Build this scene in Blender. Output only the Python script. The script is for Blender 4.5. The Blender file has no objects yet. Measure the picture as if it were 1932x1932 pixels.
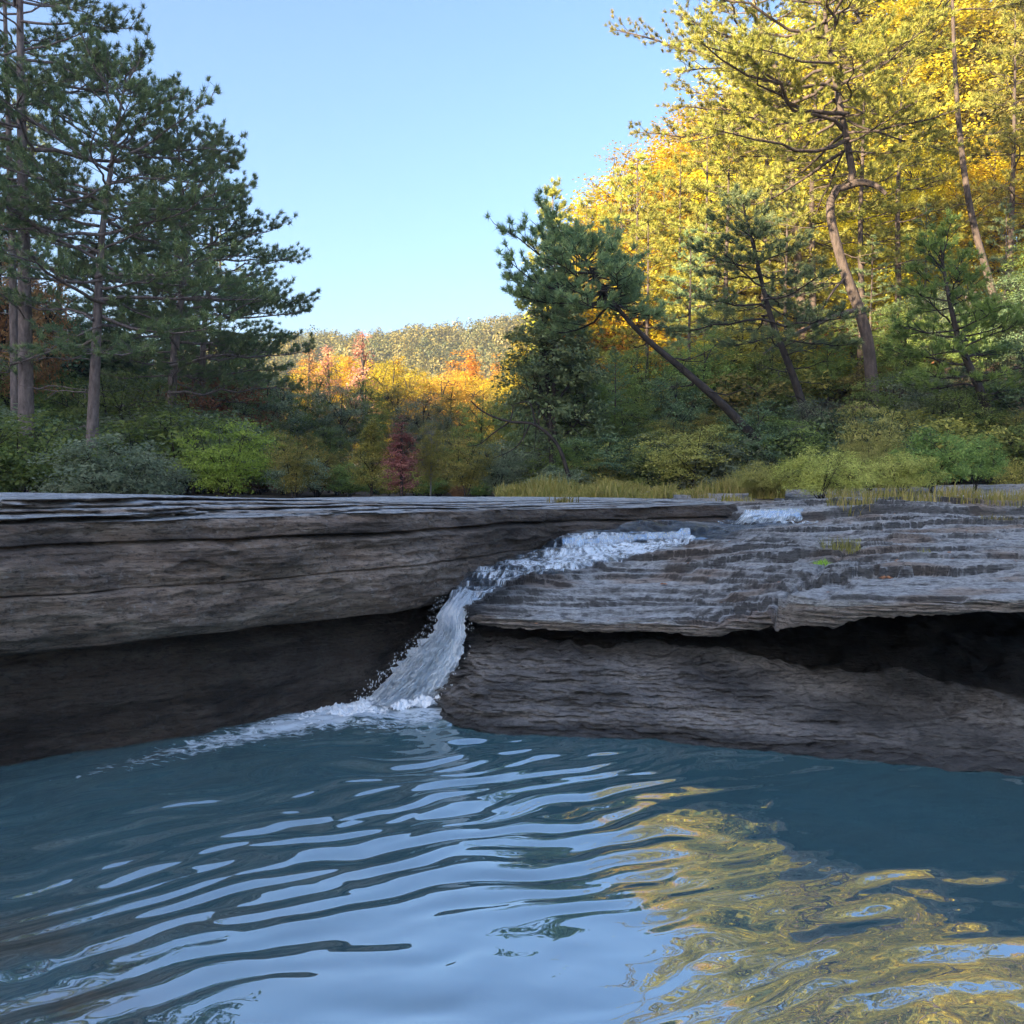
import bpy, math
import numpy as np
R = math.radians
scene = bpy.context.scene
COL = scene.collection
F32 = np.float32

# ------------------------------------------------------------------ camera
CAM = np.array([0.0, 0.0, 1.8])
FPX, CX, CY, HOR = 1855.0, 966.0, 966.0, 900.0          # measured on a 1932 px wide view of the photograph
PITCH = math.atan((CY - HOR) / FPX)
cam_d = bpy.data.cameras.new('camera')
cam = bpy.data.objects.new('camera', cam_d); COL.objects.link(cam)
cam_d.sensor_width = 36; cam_d.lens = 36 * FPX / 1932.0
cam_d.clip_start = 0.05; cam_d.clip_end = 4000
cam.location = CAM; cam.rotation_euler = (R(90) - PITCH, 0, 0)
scene.camera = cam

def ray(px, py):
    cx, cy = (px - CX) / FPX, (CY - py) / FPX
    cp, sp = math.cos(PITCH), math.sin(PITCH)
    return np.array([cx, cp + cy * sp, -sp + cy * cp])
def at(px, py, d):                     # world point seen at a pixel, d metres ahead
    r = ray(px, py); return CAM + r * (d / r[1])
def at_z(px, py, z=0.0):               # world point seen at a pixel, at height z
    r = ray(px, py); return CAM + r * ((z - CAM[2]) / r[2])

# ------------------------------------------------------------------ noise
def _hash(ix, iy, iz, seed):
    h = (ix * 374761393 + iy * 668265263 + iz * 2147483647 + seed * 1274126177).astype(np.int64)
    h = (h ^ (h >> 13)) * 1274126177
    h = h & 0xffffffff
    return (h ^ (h >> 16)) & 0xffff
_ang = np.arange(65536) * 2.399963
_zz = ((np.arange(65536) * 0.6180339887) % 1.0) * 2 - 1
_GX = (np.sqrt(1 - _zz**2) * np.cos(_ang)).astype(F32); _GY = (np.sqrt(1 - _zz**2) * np.sin(_ang)).astype(F32); _GZ = _zz.astype(F32)
def pn(x, y, z=0.0, seed=0):
    x, y, z = np.broadcast_arrays(np.asarray(x, float), np.asarray(y, float), np.asarray(z, float))
    ix, iy, iz = np.floor(x).astype(np.int64), np.floor(y).astype(np.int64), np.floor(z).astype(np.int64)
    fx, fy, fz = (x - ix).astype(F32), (y - iy).astype(F32), (z - iz).astype(F32)
    u, v, w = fx*fx*fx*(fx*(fx*6-15)+10), fy*fy*fy*(fy*(fy*6-15)+10), fz*fz*fz*(fz*(fz*6-15)+10)
    out = 0
    for a in (0, 1):
        wa = u if a else 1 - u
        for b in (0, 1):
            wb = v if b else 1 - v
            for c in (0, 1):
                wc = w if c else 1 - w
                h = _hash(ix + a, iy + b, iz + c, seed)
                out = out + wa * wb * wc * (_GX[h]*(fx-a) + _GY[h]*(fy-b) + _GZ[h]*(fz-c))
    return out * 1.5
def fbm(x, y, z=0.0, o=3, seed=0, g=0.5):
    s, a, f = 0, 1.0, 1.0
    for i in range(o):
        s = s + a * pn(np.asarray(x)*f, np.asarray(y)*f, np.asarray(z)*f, seed + i*17); a *= g; f *= 2.03
    return s
def sst(x, a, b):
    t = np.clip((x - a) / (b - a), 0, 1); return t*t*(3-2*t)

# ------------------------------------------------------------------ mesh helpers
def raw_mesh(name, co, quads=None, tris=None, smooth=True, attrs=None, uv=None):
    me = bpy.data.meshes.new(name)
    co = np.ascontiguousarray(co, dtype=F32)
    me.vertices.add(len(co)); me.vertices.foreach_set('co', co.ravel())
    loops, starts, n0 = [], [], 0
    if quads is not None and len(quads):
        q = np.asarray(quads, np.int32); loops.append(q.ravel()); starts.append(np.arange(len(q)) * 4); n0 = len(q) * 4
    if tris is not None and len(tris):
        t = np.asarray(tris, np.int32); loops.append(t.ravel()); starts.append(n0 + np.arange(len(t)) * 3)
    lp = np.concatenate(loops).astype(np.int32); st = np.concatenate(starts).astype(np.int32)
    me.loops.add(len(lp)); me.loops.foreach_set('vertex_index', lp)
    me.polygons.add(len(st)); me.polygons.foreach_set('loop_start', st)
    me.polygons.foreach_set('use_smooth', np.full(len(st), smooth, dtype=bool))
    for k, v in (attrs or {}).items():
        a = me.attributes.new(k, 'FLOAT', 'POINT'); a.data.foreach_set('value', np.ascontiguousarray(v, dtype=F32).ravel())
    if uv is not None:
        l = me.uv_layers.new(name='flow'); l.data.foreach_set('uv', np.ascontiguousarray(np.asarray(uv, F32)[lp]).ravel())
    me.update(calc_edges=True); me.validate()
    return me
def grid_quads(n, m):
    i = np.arange(n - 1)[:, None] * m + np.arange(m - 1)[None, :]
    return np.stack([i, i + m, i + m + 1, i + 1], -1).reshape(-1, 4)
def tag(o, label=None, cat=None, group=None, kind=None):
    if label: o['label'] = label
    if cat: o['category'] = cat
    if group: o['group'] = group
    if kind: o['kind'] = kind
    return o
def obj(name, me, mat=None, parent=None, loc=(0, 0, 0)):
    o = bpy.data.objects.new(name, me); COL.objects.link(o)
    if mat is not None:
        if len(me.materials) == 0: me.materials.append(mat)
        o.material_slots[0].link = 'OBJECT'; o.material_slots[0].material = mat
    o.parent = parent; o.location = loc
    return o
def empty(name, loc=(0, 0, 0), rz=0.0, s=(1, 1, 1)):
    o = bpy.data.objects.new(name, None); COL.objects.link(o)
    o.location = loc; o.rotation_euler = (0, 0, rz); o.scale = s; o.empty_display_size = 0.2
    return o

class Soup:
    """collects tubes and loose faces of ONE mesh"""
    def __init__(s): s.v, s.q, s.t, s.n = [], [], [], 0
    def add(s, v, q=None, t=None):
        v = np.asarray(v, float).reshape(-1, 3)
        if q is not None: s.q.append(np.asarray(q) + s.n)
        if t is not None: s.t.append(np.asarray(t) + s.n)
        s.v.append(v); s.n += len(v)
    def tube(s, pts, rad, sides=6):
        pts = np.asarray(pts, float); n = len(pts); rad = np.broadcast_to(np.asarray(rad, float), (n,))
        tg = np.gradient(pts, axis=0); tg /= np.linalg.norm(tg, axis=1, keepdims=True) + 1e-9
        ref = np.array([0.0, 0, 1.0]) if abs(tg[0, 2]) < 0.8 else np.array([1.0, 0, 0])
        a = np.cross(tg, ref); a /= np.linalg.norm(a, axis=1, keepdims=True) + 1e-9
        b = np.cross(tg, a)
        th = np.arange(sides) * 2 * math.pi / sides
        v = pts[:, None] + rad[:, None, None] * (np.cos(th)[None, :, None] * a[:, None] + np.sin(th)[None, :, None] * b[:, None])
        i = np.arange(n - 1)[:, None] * sides; j = np.arange(sides)[None]; k = (j + 1) % sides
        s.add(v, np.stack([i + j, i + k, i + sides + k, i + sides + j], -1).reshape(-1, 4))
    def mesh(s, name, smooth=True, attrs=None):
        return raw_mesh(name, np.concatenate(s.v), np.concatenate(s.q) if s.q else None, np.concatenate(s.t) if s.t else None, smooth, attrs)

def spline(pts, n):
    """Catmull-Rom through pts, n samples, even in arc length"""
    p = np.asarray(pts, float); p = np.vstack([2*p[0]-p[1], p, 2*p[-1]-p[-2]])
    out = []
    for i in range(1, len(p) - 2):
        t = np.linspace(0, 1, 24, endpoint=False)[:, None]
        a, b, c, d = p[i-1], p[i], p[i+1], p[i+2]
        out.append(0.5*((2*b)+(c-a)*t+(2*a-5*b+4*c-d)*t*t+(3*b-a-3*c+d)*t**3))
    out.append(p[-2][None]); q = np.vstack(out)
    s = np.r_[0, np.cumsum(np.linalg.norm(np.diff(q, axis=0), axis=1))]
    x = np.linspace(0, s[-1], n)
    return np.stack([np.interp(x, s, q[:, k]) for k in range(q.shape[1])], -1)

# ------------------------------------------------------------------ materials
class NT:
    def __init__(s, name):
        s.m = bpy.data.materials.new(name); s.m.use_nodes = True; s.t = s.m.node_tree; s.t.nodes.clear()
        s.out = s.t.nodes.new('ShaderNodeOutputMaterial')
    def n(s, ty, **kw):
        nd = s.t.nodes.new('ShaderNode' + ty)
        for k, v in kw.items():
            if k.startswith('i_'):
                key = k[2:]; key = int(key) if key.isdigit() else key.replace('_', ' ')
                nd.inputs[key].default_value = v
            else: setattr(nd, k, v)
        return nd
    def l(s, a, b): s.t.links.new(a, b)
    def val(s, x, sock):
        if isinstance(x, (int, float)): sock.default_value = x
        elif isinstance(x, tuple): sock.default_value = x if len(x) == 4 or sock.type == 'VECTOR' else (*x, 1)
        else: s.l(x, sock)
    def math(s, op, a, b=0.0, clamp=False):
        nd = s.n('Math', operation=op, use_clamp=clamp); s.val(a, nd.inputs[0]); s.val(b, nd.inputs[1]); return nd.outputs[0]
    def mix(s, f, a, b, blend='MIX'):
        nd = s.n('MixRGB', blend_type=blend); s.val(f, nd.inputs[0]); s.val(a, nd.inputs[1]); s.val(b, nd.inputs[2]); return nd.outputs[0]
    def ramp(s, f, stops):
        nd = s.n('ValToRGB'); e = nd.color_ramp.elements
        while len(e) < len(stops): e.new(0.5)
        for k, (p, c) in enumerate(stops):
            e[k].position = p; e[k].color = (c, c, c, 1) if isinstance(c, (int, float)) else (*c, 1)
        s.l(f, nd.inputs[0]); return nd.outputs[0]
    def noise(s, vec, scale, detail=4, rough=0.55, dist=0.0):
        nd = s.n('TexNoise'); nd.inputs['Scale'].default_value = scale; nd.inputs['Detail'].default_value = detail
        nd.inputs['Roughness'].default_value = rough; nd.inputs['Distortion'].default_value = dist
        if vec is not None: s.l(vec, nd.inputs['Vector'])
        return nd.outputs['Fac']
    def pos(s, sc=(1, 1, 1)):
        g = s.n('NewGeometry'); m = s.n('Mapping'); m.inputs['Scale'].default_value = sc; s.l(g.outputs['Position'], m.inputs[0]); return m.outputs[0]
    def attr(s, name): return s.n('Attribute', attribute_name=name).outputs['Fac']
    def done(s, sh): s.l(sh, s.out.inputs['Surface']); return s.m

def leaf_mat(name, cols, transl=0.35, rough=0.5, gloss=0.02):
    t = NT(name)
    g = t.n('NewGeometry'); oi = t.n('ObjectInfo')
    f = t.math('ADD', t.math('MULTIPLY', g.outputs['Random Per Island'], 0.5), t.math('MULTIPLY', t.attr('clump'), 0.5))
    c = t.ramp(f, [(0.12 + 0.76 * i / (len(cols) - 1), cc) for i, cc in enumerate(cols)])
    hs = t.n('HueSaturation'); t.l(c, hs.inputs['Color'])
    t.l(t.math('ADD', t.math('MULTIPLY', oi.outputs['Random'], 0.03), 0.485), hs.inputs['Hue'])
    t.l(t.math('ADD', t.math('MULTIPLY', oi.outputs['Random'], 0.55), 0.72), hs.inputs['Value'])
    d = t.n('BsdfDiffuse'); tr = t.n('BsdfTranslucent'); gl = t.n('BsdfGlossy'); gl.inputs['Roughness'].default_value = rough
    t.l(hs.outputs[0], d.inputs['Color']); t.l(hs.outputs[0], tr.inputs['Color'])
    m1 = t.n('MixShader'); m1.inputs[0].default_value = transl; t.l(d.outputs[0], m1.inputs[1]); t.l(tr.outputs[0], m1.inputs[2])
    m2 = t.n('MixShader'); m2.inputs[0].default_value = gloss; t.l(m1.outputs[0], m2.inputs[1]); t.l(gl.outputs[0], m2.inputs[2])
    return t.done(m2.outputs[0])
def bark_mat(name, c1, c2, scale=9.0):
    t = NT(name)
    p = t.pos((1, 1, 0.35)); n = t.noise(p, scale, 5, 0.65); n2 = t.noise(p, scale * 0.15, 2)
    c = t.mix(t.ramp(n, [(0.35, 0.0), (0.62, 1.0)]), c1, c2)
    c = t.mix(t.math('MULTIPLY', n2, 0.5), c, tuple(0.5 * (a + b) * 1.3 for a, b in zip(c1, c2)))
    b = t.n('BsdfPrincipled'); t.l(c, b.inputs['Base Color']); b.inputs['Roughness'].default_value = 0.9; b.inputs['Specular IOR Level'].default_value = 0.2
    bm = t.n('Bump'); bm.inputs['Strength'].default_value = 0.7; bm.inputs['Distance'].default_value = 0.03; t.l(n, bm.inputs['Height']); t.l(bm.outputs[0], b.inputs['Normal'])
    return t.done(b.outputs[0])
M = {}
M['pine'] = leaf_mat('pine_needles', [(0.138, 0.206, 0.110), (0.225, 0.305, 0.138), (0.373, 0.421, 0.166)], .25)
M['pine_sunlit'] = leaf_mat('pine_needles_sunlit', [(0.2, 0.23, 0.05), (0.38, 0.36, 0.07), (0.6, 0.52, 0.11)], .3)  # sunlit copy of the pine needles, warm light put into the colour
M['yellow'] = leaf_mat('yellow_leaves', [(0.36, 0.37, 0.03), (0.7, 0.57, 0.035), (0.84, 0.7, 0.05)], .45)
M['gold'] = leaf_mat('golden_leaves', [(0.52, 0.38, 0.025), (0.8, 0.56, 0.03), (0.84, 0.64, 0.045)], .45)
M['orange'] = leaf_mat('orange_leaves', [(0.560, 0.312, 0.048), (0.850, 0.429, 0.060), (0.850, 0.585, 0.072)], .45)
M['red'] = leaf_mat('red_leaves', [(0.255, 0.098, 0.098), (0.435, 0.156, 0.143), (0.510, 0.260, 0.169)], .4)
M['pink'] = leaf_mat('pale_red_leaves', [(0.507, 0.237, 0.169), (0.777, 0.372, 0.254), (0.845, 0.575, 0.338)], .45)
M['green'] = leaf_mat('green_leaves', [(0.145, 0.212, 0.059), (0.238, 0.317, 0.081), (0.374, 0.440, 0.103)], .5)
M['bright'] = leaf_mat('bright_green_leaves', [(0.26, 0.4, 0.055), (0.44, 0.62, 0.09), (0.6, 0.76, 0.15)], .45)
M['olive'] = leaf_mat('olive_leaves', [(0.208, 0.210, 0.065), (0.368, 0.330, 0.078), (0.608, 0.495, 0.117)], .5)
M['greygreen'] = leaf_mat('grey_green_leaves', [(0.165, 0.216, 0.131), (0.281, 0.334, 0.193), (0.429, 0.462, 0.277)], .5)
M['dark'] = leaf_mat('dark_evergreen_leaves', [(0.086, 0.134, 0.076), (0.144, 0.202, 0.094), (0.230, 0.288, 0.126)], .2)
M['rust'] = leaf_mat('rusty_leaves', [(0.255, 0.126, 0.070), (0.450, 0.217, 0.091), (0.540, 0.308, 0.126)], .35)
M['feather'] = leaf_mat('feathery_yellow_green_leaves', [(0.308, 0.324, 0.084), (0.476, 0.472, 0.120), (0.644, 0.608, 0.168)], .35)
M['grass'] = leaf_mat('bank_grass', [(0.201, 0.204, 0.044), (0.344, 0.293, 0.075), (0.489, 0.357, 0.133)], .3)
M['far'] = leaf_mat('hillside_leaves', [(.065,.075,.026),(.14,.115,.035),(.27,.175,.04)], .3)
M['bark'] = bark_mat('pine_bark', (.085, .066, .06), (.30, .235, .215))
M['bark_warm'] = bark_mat('warm_pine_bark', (.06, .042, .032), (.20, .14, .105))
M['bark_dark'] = bark_mat('dark_bark', (.022, .018, .016), (.07, .056, .05))
M['bark_mid'] = bark_mat('brown_pine_bark', (.045, .034, .028), (.15, .11, .09))
M['bark_pale'] = bark_mat('pale_bark', (.12, .11, .10), (.32, .30, .28))

def rock_mat():
    t = NT('sandstone')
    st = t.pos((0.7, 0.7, 5.5)); fine = t.pos((7, 7, 15)); iso = t.pos((1, 1, 1))
    layers = t.noise(st, 1.5, 6, 0.62, 1.1); grain = t.noise(fine, 2.6, 7, 0.74, 0.3); blotch = t.noise(t.pos((0.8, 0.8, 1.7)), 1.3, 6, 0.68, 0.6); speck = t.noise(iso, 22, 5, 0.72)
    wet, dark = t.attr('wet'), t.attr('stain_shade')
    dry = t.mix(t.ramp(layers, [(0.30, 0.0), (0.70, 1.0)]), (.33, .225, .16), (.62, .485, .385))
    dry = t.mix(t.ramp(blotch, [(0.46, 0.0), (0.60, 0.65)]), dry, (.17, .115, .08))
    dry = t.mix(t.ramp(t.noise(iso, 0.9, 5, 0.65), [(0.5, 0.0), (0.7, 0.6)]), dry, (.40, .285, .19))
    dry = t.mix(t.ramp(grain, [(0.34, 0.85), (0.48, 0.0)]), dry, (.065, .053, .045))
    dry = t.mix(t.ramp(speck, [(0.54, 0.0), (0.70, 0.7)]), dry, (.56, .50, .45))
    lam = t.noise(t.pos((3.2, 8, 34)), 1.9, 6, 0.7, 0.25)
    dry = t.mix(t.ramp(lam, [(0.34, 0.75), (0.47, 0.0)]), dry, (.075, .06, .05))
    pale = t.attr('pale')
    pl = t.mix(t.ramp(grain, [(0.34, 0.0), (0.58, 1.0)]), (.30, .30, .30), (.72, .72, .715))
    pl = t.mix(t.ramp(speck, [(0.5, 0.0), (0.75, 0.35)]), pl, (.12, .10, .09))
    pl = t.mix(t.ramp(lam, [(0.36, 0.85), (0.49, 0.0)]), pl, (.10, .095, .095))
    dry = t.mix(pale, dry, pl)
    c = t.mix(t.math('MULTIPLY', dark, 0.85), dry, (.028, .024, .021))  # stains and painted shade pull the stone towards black
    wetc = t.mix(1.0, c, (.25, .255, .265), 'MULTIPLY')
    algae = t.ramp(t.noise(iso, 2.6, 3, 0.6), [(0.58, 0.0), (0.75, 1.0)])
    wetc = t.mix(t.math('MULTIPLY', algae, 0.35), wetc, (.035, .045, .018))
    c = t.mix(wet, c, wetc)
    b = t.n('BsdfPrincipled'); t.l(c, b.inputs['Base Color'])
    t.l(t.math('SUBTRACT', 0.85, t.math('MULTIPLY', wet, 0.52)), b.inputs['Roughness'])
    b.inputs['Specular IOR Level'].default_value = 0.4
    h = t.math('ADD', t.math('ADD', grain, t.math('MULTIPLY', lam, 1.6)), t.math('MULTIPLY', speck, 0.45))
    bm = t.n('Bump'); bm.inputs['Strength'].default_value = 1.0; bm.inputs['Distance'].default_value = 0.05; t.l(h, bm.inputs['Height']); t.l(bm.outputs[0], b.inputs['Normal'])
    return t.done(b.outputs[0])
M['rock'] = rock_mat()

def ground_mat():
    t = NT('leaf_litter'); p = t.pos()
    n = t.noise(p, 0.5, 6, 0.65); f = t.noise(p, 9, 4, 0.7)
    c = t.mix(t.ramp(n, [(0.35, 0.0), (0.65, 1.0)]), (.06, .045, .03), (.15, .095, .055))
    c = t.mix(t.ramp(f, [(0.4, 0.0), (0.7, 0.8)]), c, (.20, .12, .06))
    b = t.n('BsdfPrincipled'); t.l(c, b.inputs['Base Color']); b.inputs['Roughness'].default_value = 0.95
    bm = t.n('Bump'); bm.inputs['Distance'].default_value = 0.08; t.l(f, bm.inputs['Height']); t.l(bm.outputs[0], b.inputs['Normal'])
    return t.done(b.outputs[0])
M['ground'] = ground_mat()

def pool_mat():
    t = NT('pool_water'); p = t.pos()
    n = t.noise(p, 1.3, 4, 0.6); bed = t.attr('bed')
    c = t.mix(t.ramp(n, [(0.3, 0.0), (0.7, 1.0)]), (.060, .140, .155), (.078, .165, .180))
    br = t.ramp(t.noise(p, 2.2, 5, 0.6), [(0.42, 0.0), (0.62, 1.0)])
    c = t.mix(t.math('MULTIPLY', br, bed), c, (.11, .10, .075))
    b = t.n('BsdfPrincipled'); t.l(c, b.inputs['Base Color']); b.inputs['Roughness'].default_value = 0.012; b.inputs['IOR'].default_value = 5.0
    rp = t.noise(t.pos((1, 1, 1)), 9, 2, 0.5)
    bm = t.n('Bump'); bm.inputs['Strength'].default_value = 0.12; bm.inputs['Distance'].default_value = 0.004; t.l(rp, bm.inputs['Height']); t.l(bm.outputs[0], b.inputs['Normal'])
    # thin foam lace drifting on the surface
    fo = t.attr('foam'); lace = t.noise(t.pos((5.0, 9.0, 5.0)), 2.0, 7, 0.72, 0.8)
    k = t.math('MULTIPLY', t.math('SUBTRACT', t.math('ADD', lace, t.math('MULTIPLY', fo, 0.70)), 0.78), 7.0, True)
    k = t.math('MULTIPLY', k, t.math('MULTIPLY', fo, 4.0, True))
    w = t.n('BsdfPrincipled'); w.inputs['Base Color'].default_value = (.62, .70, .76, 1); w.inputs['Roughness'].default_value = 0.5
    mx = t.n('MixShader'); t.l(k, mx.inputs[0]); t.l(b.outputs[0], mx.inputs[1]); t.l(w.outputs[0], mx.inputs[2])
    return t.done(mx.outputs[0])
M['pool'] = pool_mat()

def white_water(name, lo, hi, body=(.93, .96, .99), stretch=(14.0, 2.2)):
    """aerated water: white threads over clear water, streaked along the flow"""
    t = NT(name); uv = t.n('UVMap', uv_map='flow'); mp = t.n('Mapping'); mp.inputs['Scale'].default_value = (stretch[0], stretch[1], 1); t.l(uv.outputs[0], mp.inputs[0])
    n = t.noise(mp.outputs[0], 1.6, 7, 0.72, 0.7)
    thick = t.attr('thick')
    k = t.math('MULTIPLY', t.math('SUBTRACT', t.math('ADD', n, t.math('MULTIPLY', thick, hi)), lo), 5.0, True)
    w = t.n('BsdfPrincipled'); w.inputs['Base Color'].default_value = (*body, 1); w.inputs['Roughness'].default_value = 0.35
    cn = t.noise(mp.outputs[0], 3.1, 6, 0.75, 0.4)
    wc = t.mix(t.ramp(cn, [(0.38, 0.0), (0.56, 1.0)]), (.62, .73, .84), (*body,)); t.l(wc, w.inputs['Base Color'])
    tl = t.n('BsdfTranslucent'); tl.inputs['Color'].default_value = (*body, 1)
    wm = t.n('MixShader'); wm.inputs[0].default_value = 0.12; t.l(w.outputs[0], wm.inputs[1]); t.l(tl.outputs[0], wm.inputs[2])
    bm = t.n('Bump'); bm.inputs['Strength'].default_value = 0.8; bm.inputs['Distance'].default_value = 0.03; t.l(n, bm.inputs['Height'])
    t.l(bm.outputs[0], w.inputs['Normal'])
    gl = t.n('BsdfGlossy'); gl.inputs['Roughness'].default_value = 0.08; gl.inputs['Color'].default_value = (.9, .95, 1, 1); t.l(bm.outputs[0], gl.inputs['Normal'])
    tp = t.n('BsdfTransparent'); tp.inputs['Color'].default_value = (.93, .955, .97, 1)
    fr = t.n('Fresnel'); fr.inputs['IOR'].default_value = 1.33; t.l(bm.outputs[0], fr.inputs['Normal'])
    cl = t.n('MixShader'); t.l(fr.outputs[0], cl.inputs[0]); t.l(tp.outputs[0], cl.inputs[1]); t.l(gl.outputs[0], cl.inputs[2])
    mx = t.n('MixShader'); t.l(k, mx.inputs[0]); t.l(cl.outputs[0], mx.inputs[1]); t.l(wm.outputs[0], mx.inputs[2])
    return t.done(mx.outputs[0])
M['fall'] = white_water('falling_water', 0.70, 0.52, stretch=(19.0, 4.5))
M['stream'] = white_water('stream_water', 0.60, 0.42, stretch=(16.0, 9.0))
def plain(name, c, rough=0.5, spec=0.3):
    t = NT(name); b = t.n('BsdfPrincipled'); b.inputs['Base Color'].default_value = (*c, 1); b.inputs['Roughness'].default_value = rough; b.inputs['Specular IOR Level'].default_value = spec
    return t.done(b.outputs[0])
M['foam'] = plain('foam_white', (.92, .95, .98), 0.4)

# ------------------------------------------------------------------ light
SUN_EL, SUN_BACK = 20.0, 42.0                       # low sun from the side, a little behind the camera
sd = np.array([-math.cos(R(SUN_BACK)) * math.cos(R(SUN_EL)), -math.sin(R(SUN_BACK)) * math.cos(R(SUN_EL)), math.sin(R(SUN_EL))])
sl = bpy.data.lights.new('sun', 'SUN'); so = bpy.data.objects.new('sun', sl); COL.objects.link(so)
sl.energy = 5.0; sl.angle = R(0.5); sl.color = (1.0, 0.84, 0.59)
from mathutils import Vector
so.rotation_euler = Vector(sd).to_track_quat('Z', 'Y').to_euler()
so.location = (-60, -10, 60)
W = bpy.data.worlds.new('World'); scene.world = W; W.use_nodes = True
wt = W.node_tree; wt.nodes.clear()
wo = wt.nodes.new('ShaderNodeOutputWorld'); bg = wt.nodes.new('ShaderNodeBackground'); sk = wt.nodes.new('ShaderNodeTexSky')
sk.sky_type = 'NISHITA'; sk.sun_disc = False; sk.sun_elevation = R(SUN_EL); sk.sun_rotation = math.atan2(sd[0], sd[1])
sk.altitude = 200; sk.air_density = 1.0; sk.dust_density = 3.6; sk.ozone_density = 4.0
bg.inputs['Strength'].default_value = 0.10
wt.links.new(sk.outputs[0], bg.inputs[0]); wt.links.new(bg.outputs[0], wo.inputs[0])
scene.view_settings.view_transform = 'Standard'; scene.view_settings.look = 'None'
scene.view_settings.exposure = 2.1; scene.view_settings.gamma = 1.0

# ------------------------------------------------------------------ terrain
def ridge(yr):
    return np.interp(yr, [-140, -80, -35, -15, 0, 25, 45, 70, 140, 250], [34, 48, 48.5, 46.5, 39.5, 34.5, 28, 20, 8, 4])
def ground_z(x, y):
    x = np.asarray(x, float); y = np.asarray(y, float)
    z = 1.15 + 0 * x
    rr = np.maximum(0, (x - 4) * 0.8 + np.clip(y - 26, 0, 45) * 0.25 * sst(x, -2, 12))
    z = z + 0.35 * np.minimum(rr, 75) * sst(y, 18, 36) + np.maximum(rr - 75, 0) * 0.06
    z = z + np.maximum(0, -x - 10 - 0.06*np.maximum(y, 0)) * 0.10 * (1 - sst(-x, 40, 70)) * sst(y, -30, 10)
    z = z + ridge(y) * sst(-x, 34, 70) * (0.94 + 0.08*fbm(x*0.03, y*0.06, 0, 3, 3))
    z = z + 36.5 * np.exp(-((x - 45) / 165.0) ** 2) * sst(y, 135, 265) * (1 - 0.5*sst(y, 320, 700))
    z = z + 0.25 * fbm(x*0.12, y*0.12, 0, 3, 11) * sst(y, 14, 24)
    r = np.hypot(x, y)
    pool = 1 - sst(np.maximum(np.abs(x) / 12.0, np.abs(y - 1.0) / 9.5), 0.8, 1.15)
    return z * (1 - pool) + (-0.9) * pool
rad = np.concatenate([np.linspace(0.3, 30, 90), 30 * (1.028 ** np.arange(1, 99))])
th = np.linspace(-math.pi, math.pi, 361)
RR, TT = np.meshgrid(rad, th, indexing='ij')
gx, gy = RR * np.sin(TT), RR * np.cos(TT)
gm = raw_mesh('ground', np.stack([gx, gy, ground_z(gx, gy)], -1).reshape(-1, 3), grid_quads(*RR.shape))
tag(obj('ground', gm, M['ground']), kind='structure')

# ------------------------------------------------------------------ rock
def tps(P, Z):
    n = len(P)
    def U(r2): return np.where(r2 > 0, r2 * np.log(r2 + 1e-12), 0)
    K = U(((P[:, None] - P[None]) ** 2).sum(-1)) + np.eye(n) * 0.02
    A = np.zeros((n + 3, n + 3)); A[:n, :n] = K; A[:n, n] = 1; A[:n, n+1:] = P; A[n, :n] = 1; A[n+1:, :n] = P.T
    w = np.linalg.solve(A, np.r_[Z, 0, 0, 0])
    def f(x, y):
        s = w[n] + w[n+1] * x + w[n+2] * y
        for i in range(n): s = s + w[i] * U((x - P[i, 0]) ** 2 + (y - P[i, 1]) ** 2)
        return s
    return f
SLAB = [(880,1155,7.9),(1050,1172,7.6),(1200,1180,7.5),(1400,1172,7.25),(1480,1135,6.9),(1650,1140,6.5),(1932,1142,6.2),(2300,1150,5.8),
        (960,1090,8.7),(1200,1110,8.6),(1450,1090,8.3),(1590,1062,8.6),(1932,1060,8.3),(2300,1060,8.0),
        (1000,1050,9.6),(1180,1053,10.0),(1300,1040,10.0),(1600,1020,10.3),(1932,1010,10.5),
        (1290,1016,11.0),(1500,998,11.8),(1700,982,12.3),(1932,975,12.6),(2300,975,12.6),
        (890,1085,8.7),(855,1125,8.25),(1100,1030,10.2)]
SP = np.array([at(*c) for c in SLAB])
slab_base = tps(SP[:, :2], SP[:, 2])
def step_line(x): return 12.35 + 0.14 * np.maximum(x - 3, 0) + 0.18 * pn(x * 0.8, 3.1, 0, 5)
def seg_dist(x, y, line):
    """distance to a polyline and its z there"""
    best = np.full(x.shape, 1e9); zz = np.zeros(x.shape)
    for p in line[::8]:
        d = (x - p[0]) ** 2 + (y - p[1]) ** 2; m = d < best; best[m] = d[m]; zz[m] = p[2]
    return np.sqrt(best), zz
def terrace(z, T, tilt, x, y, seed, a=0.80):
    wn = 0.42 * fbm(x * 0.28, y * 0.9, 0, 3, seed) + 0.13 * fbm(x * 2.2, y * 5, 0, 3, seed + 3, 0.6)
    w = z / T + wn
    w2 = w + 0.28 * np.sin(w * 2.1 + seed) / 2.1 * 2 + 0.12 * np.sin(w * 5.3 + 1.7)     # uneven layer thickness
    i = np.floor(w2); f = w2 - i
    g = i + tilt * f + (1 - tilt) * sst(f, a, 0.985)
    return T * (g - wn * 0.9 - (w2 - w)), f
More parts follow.
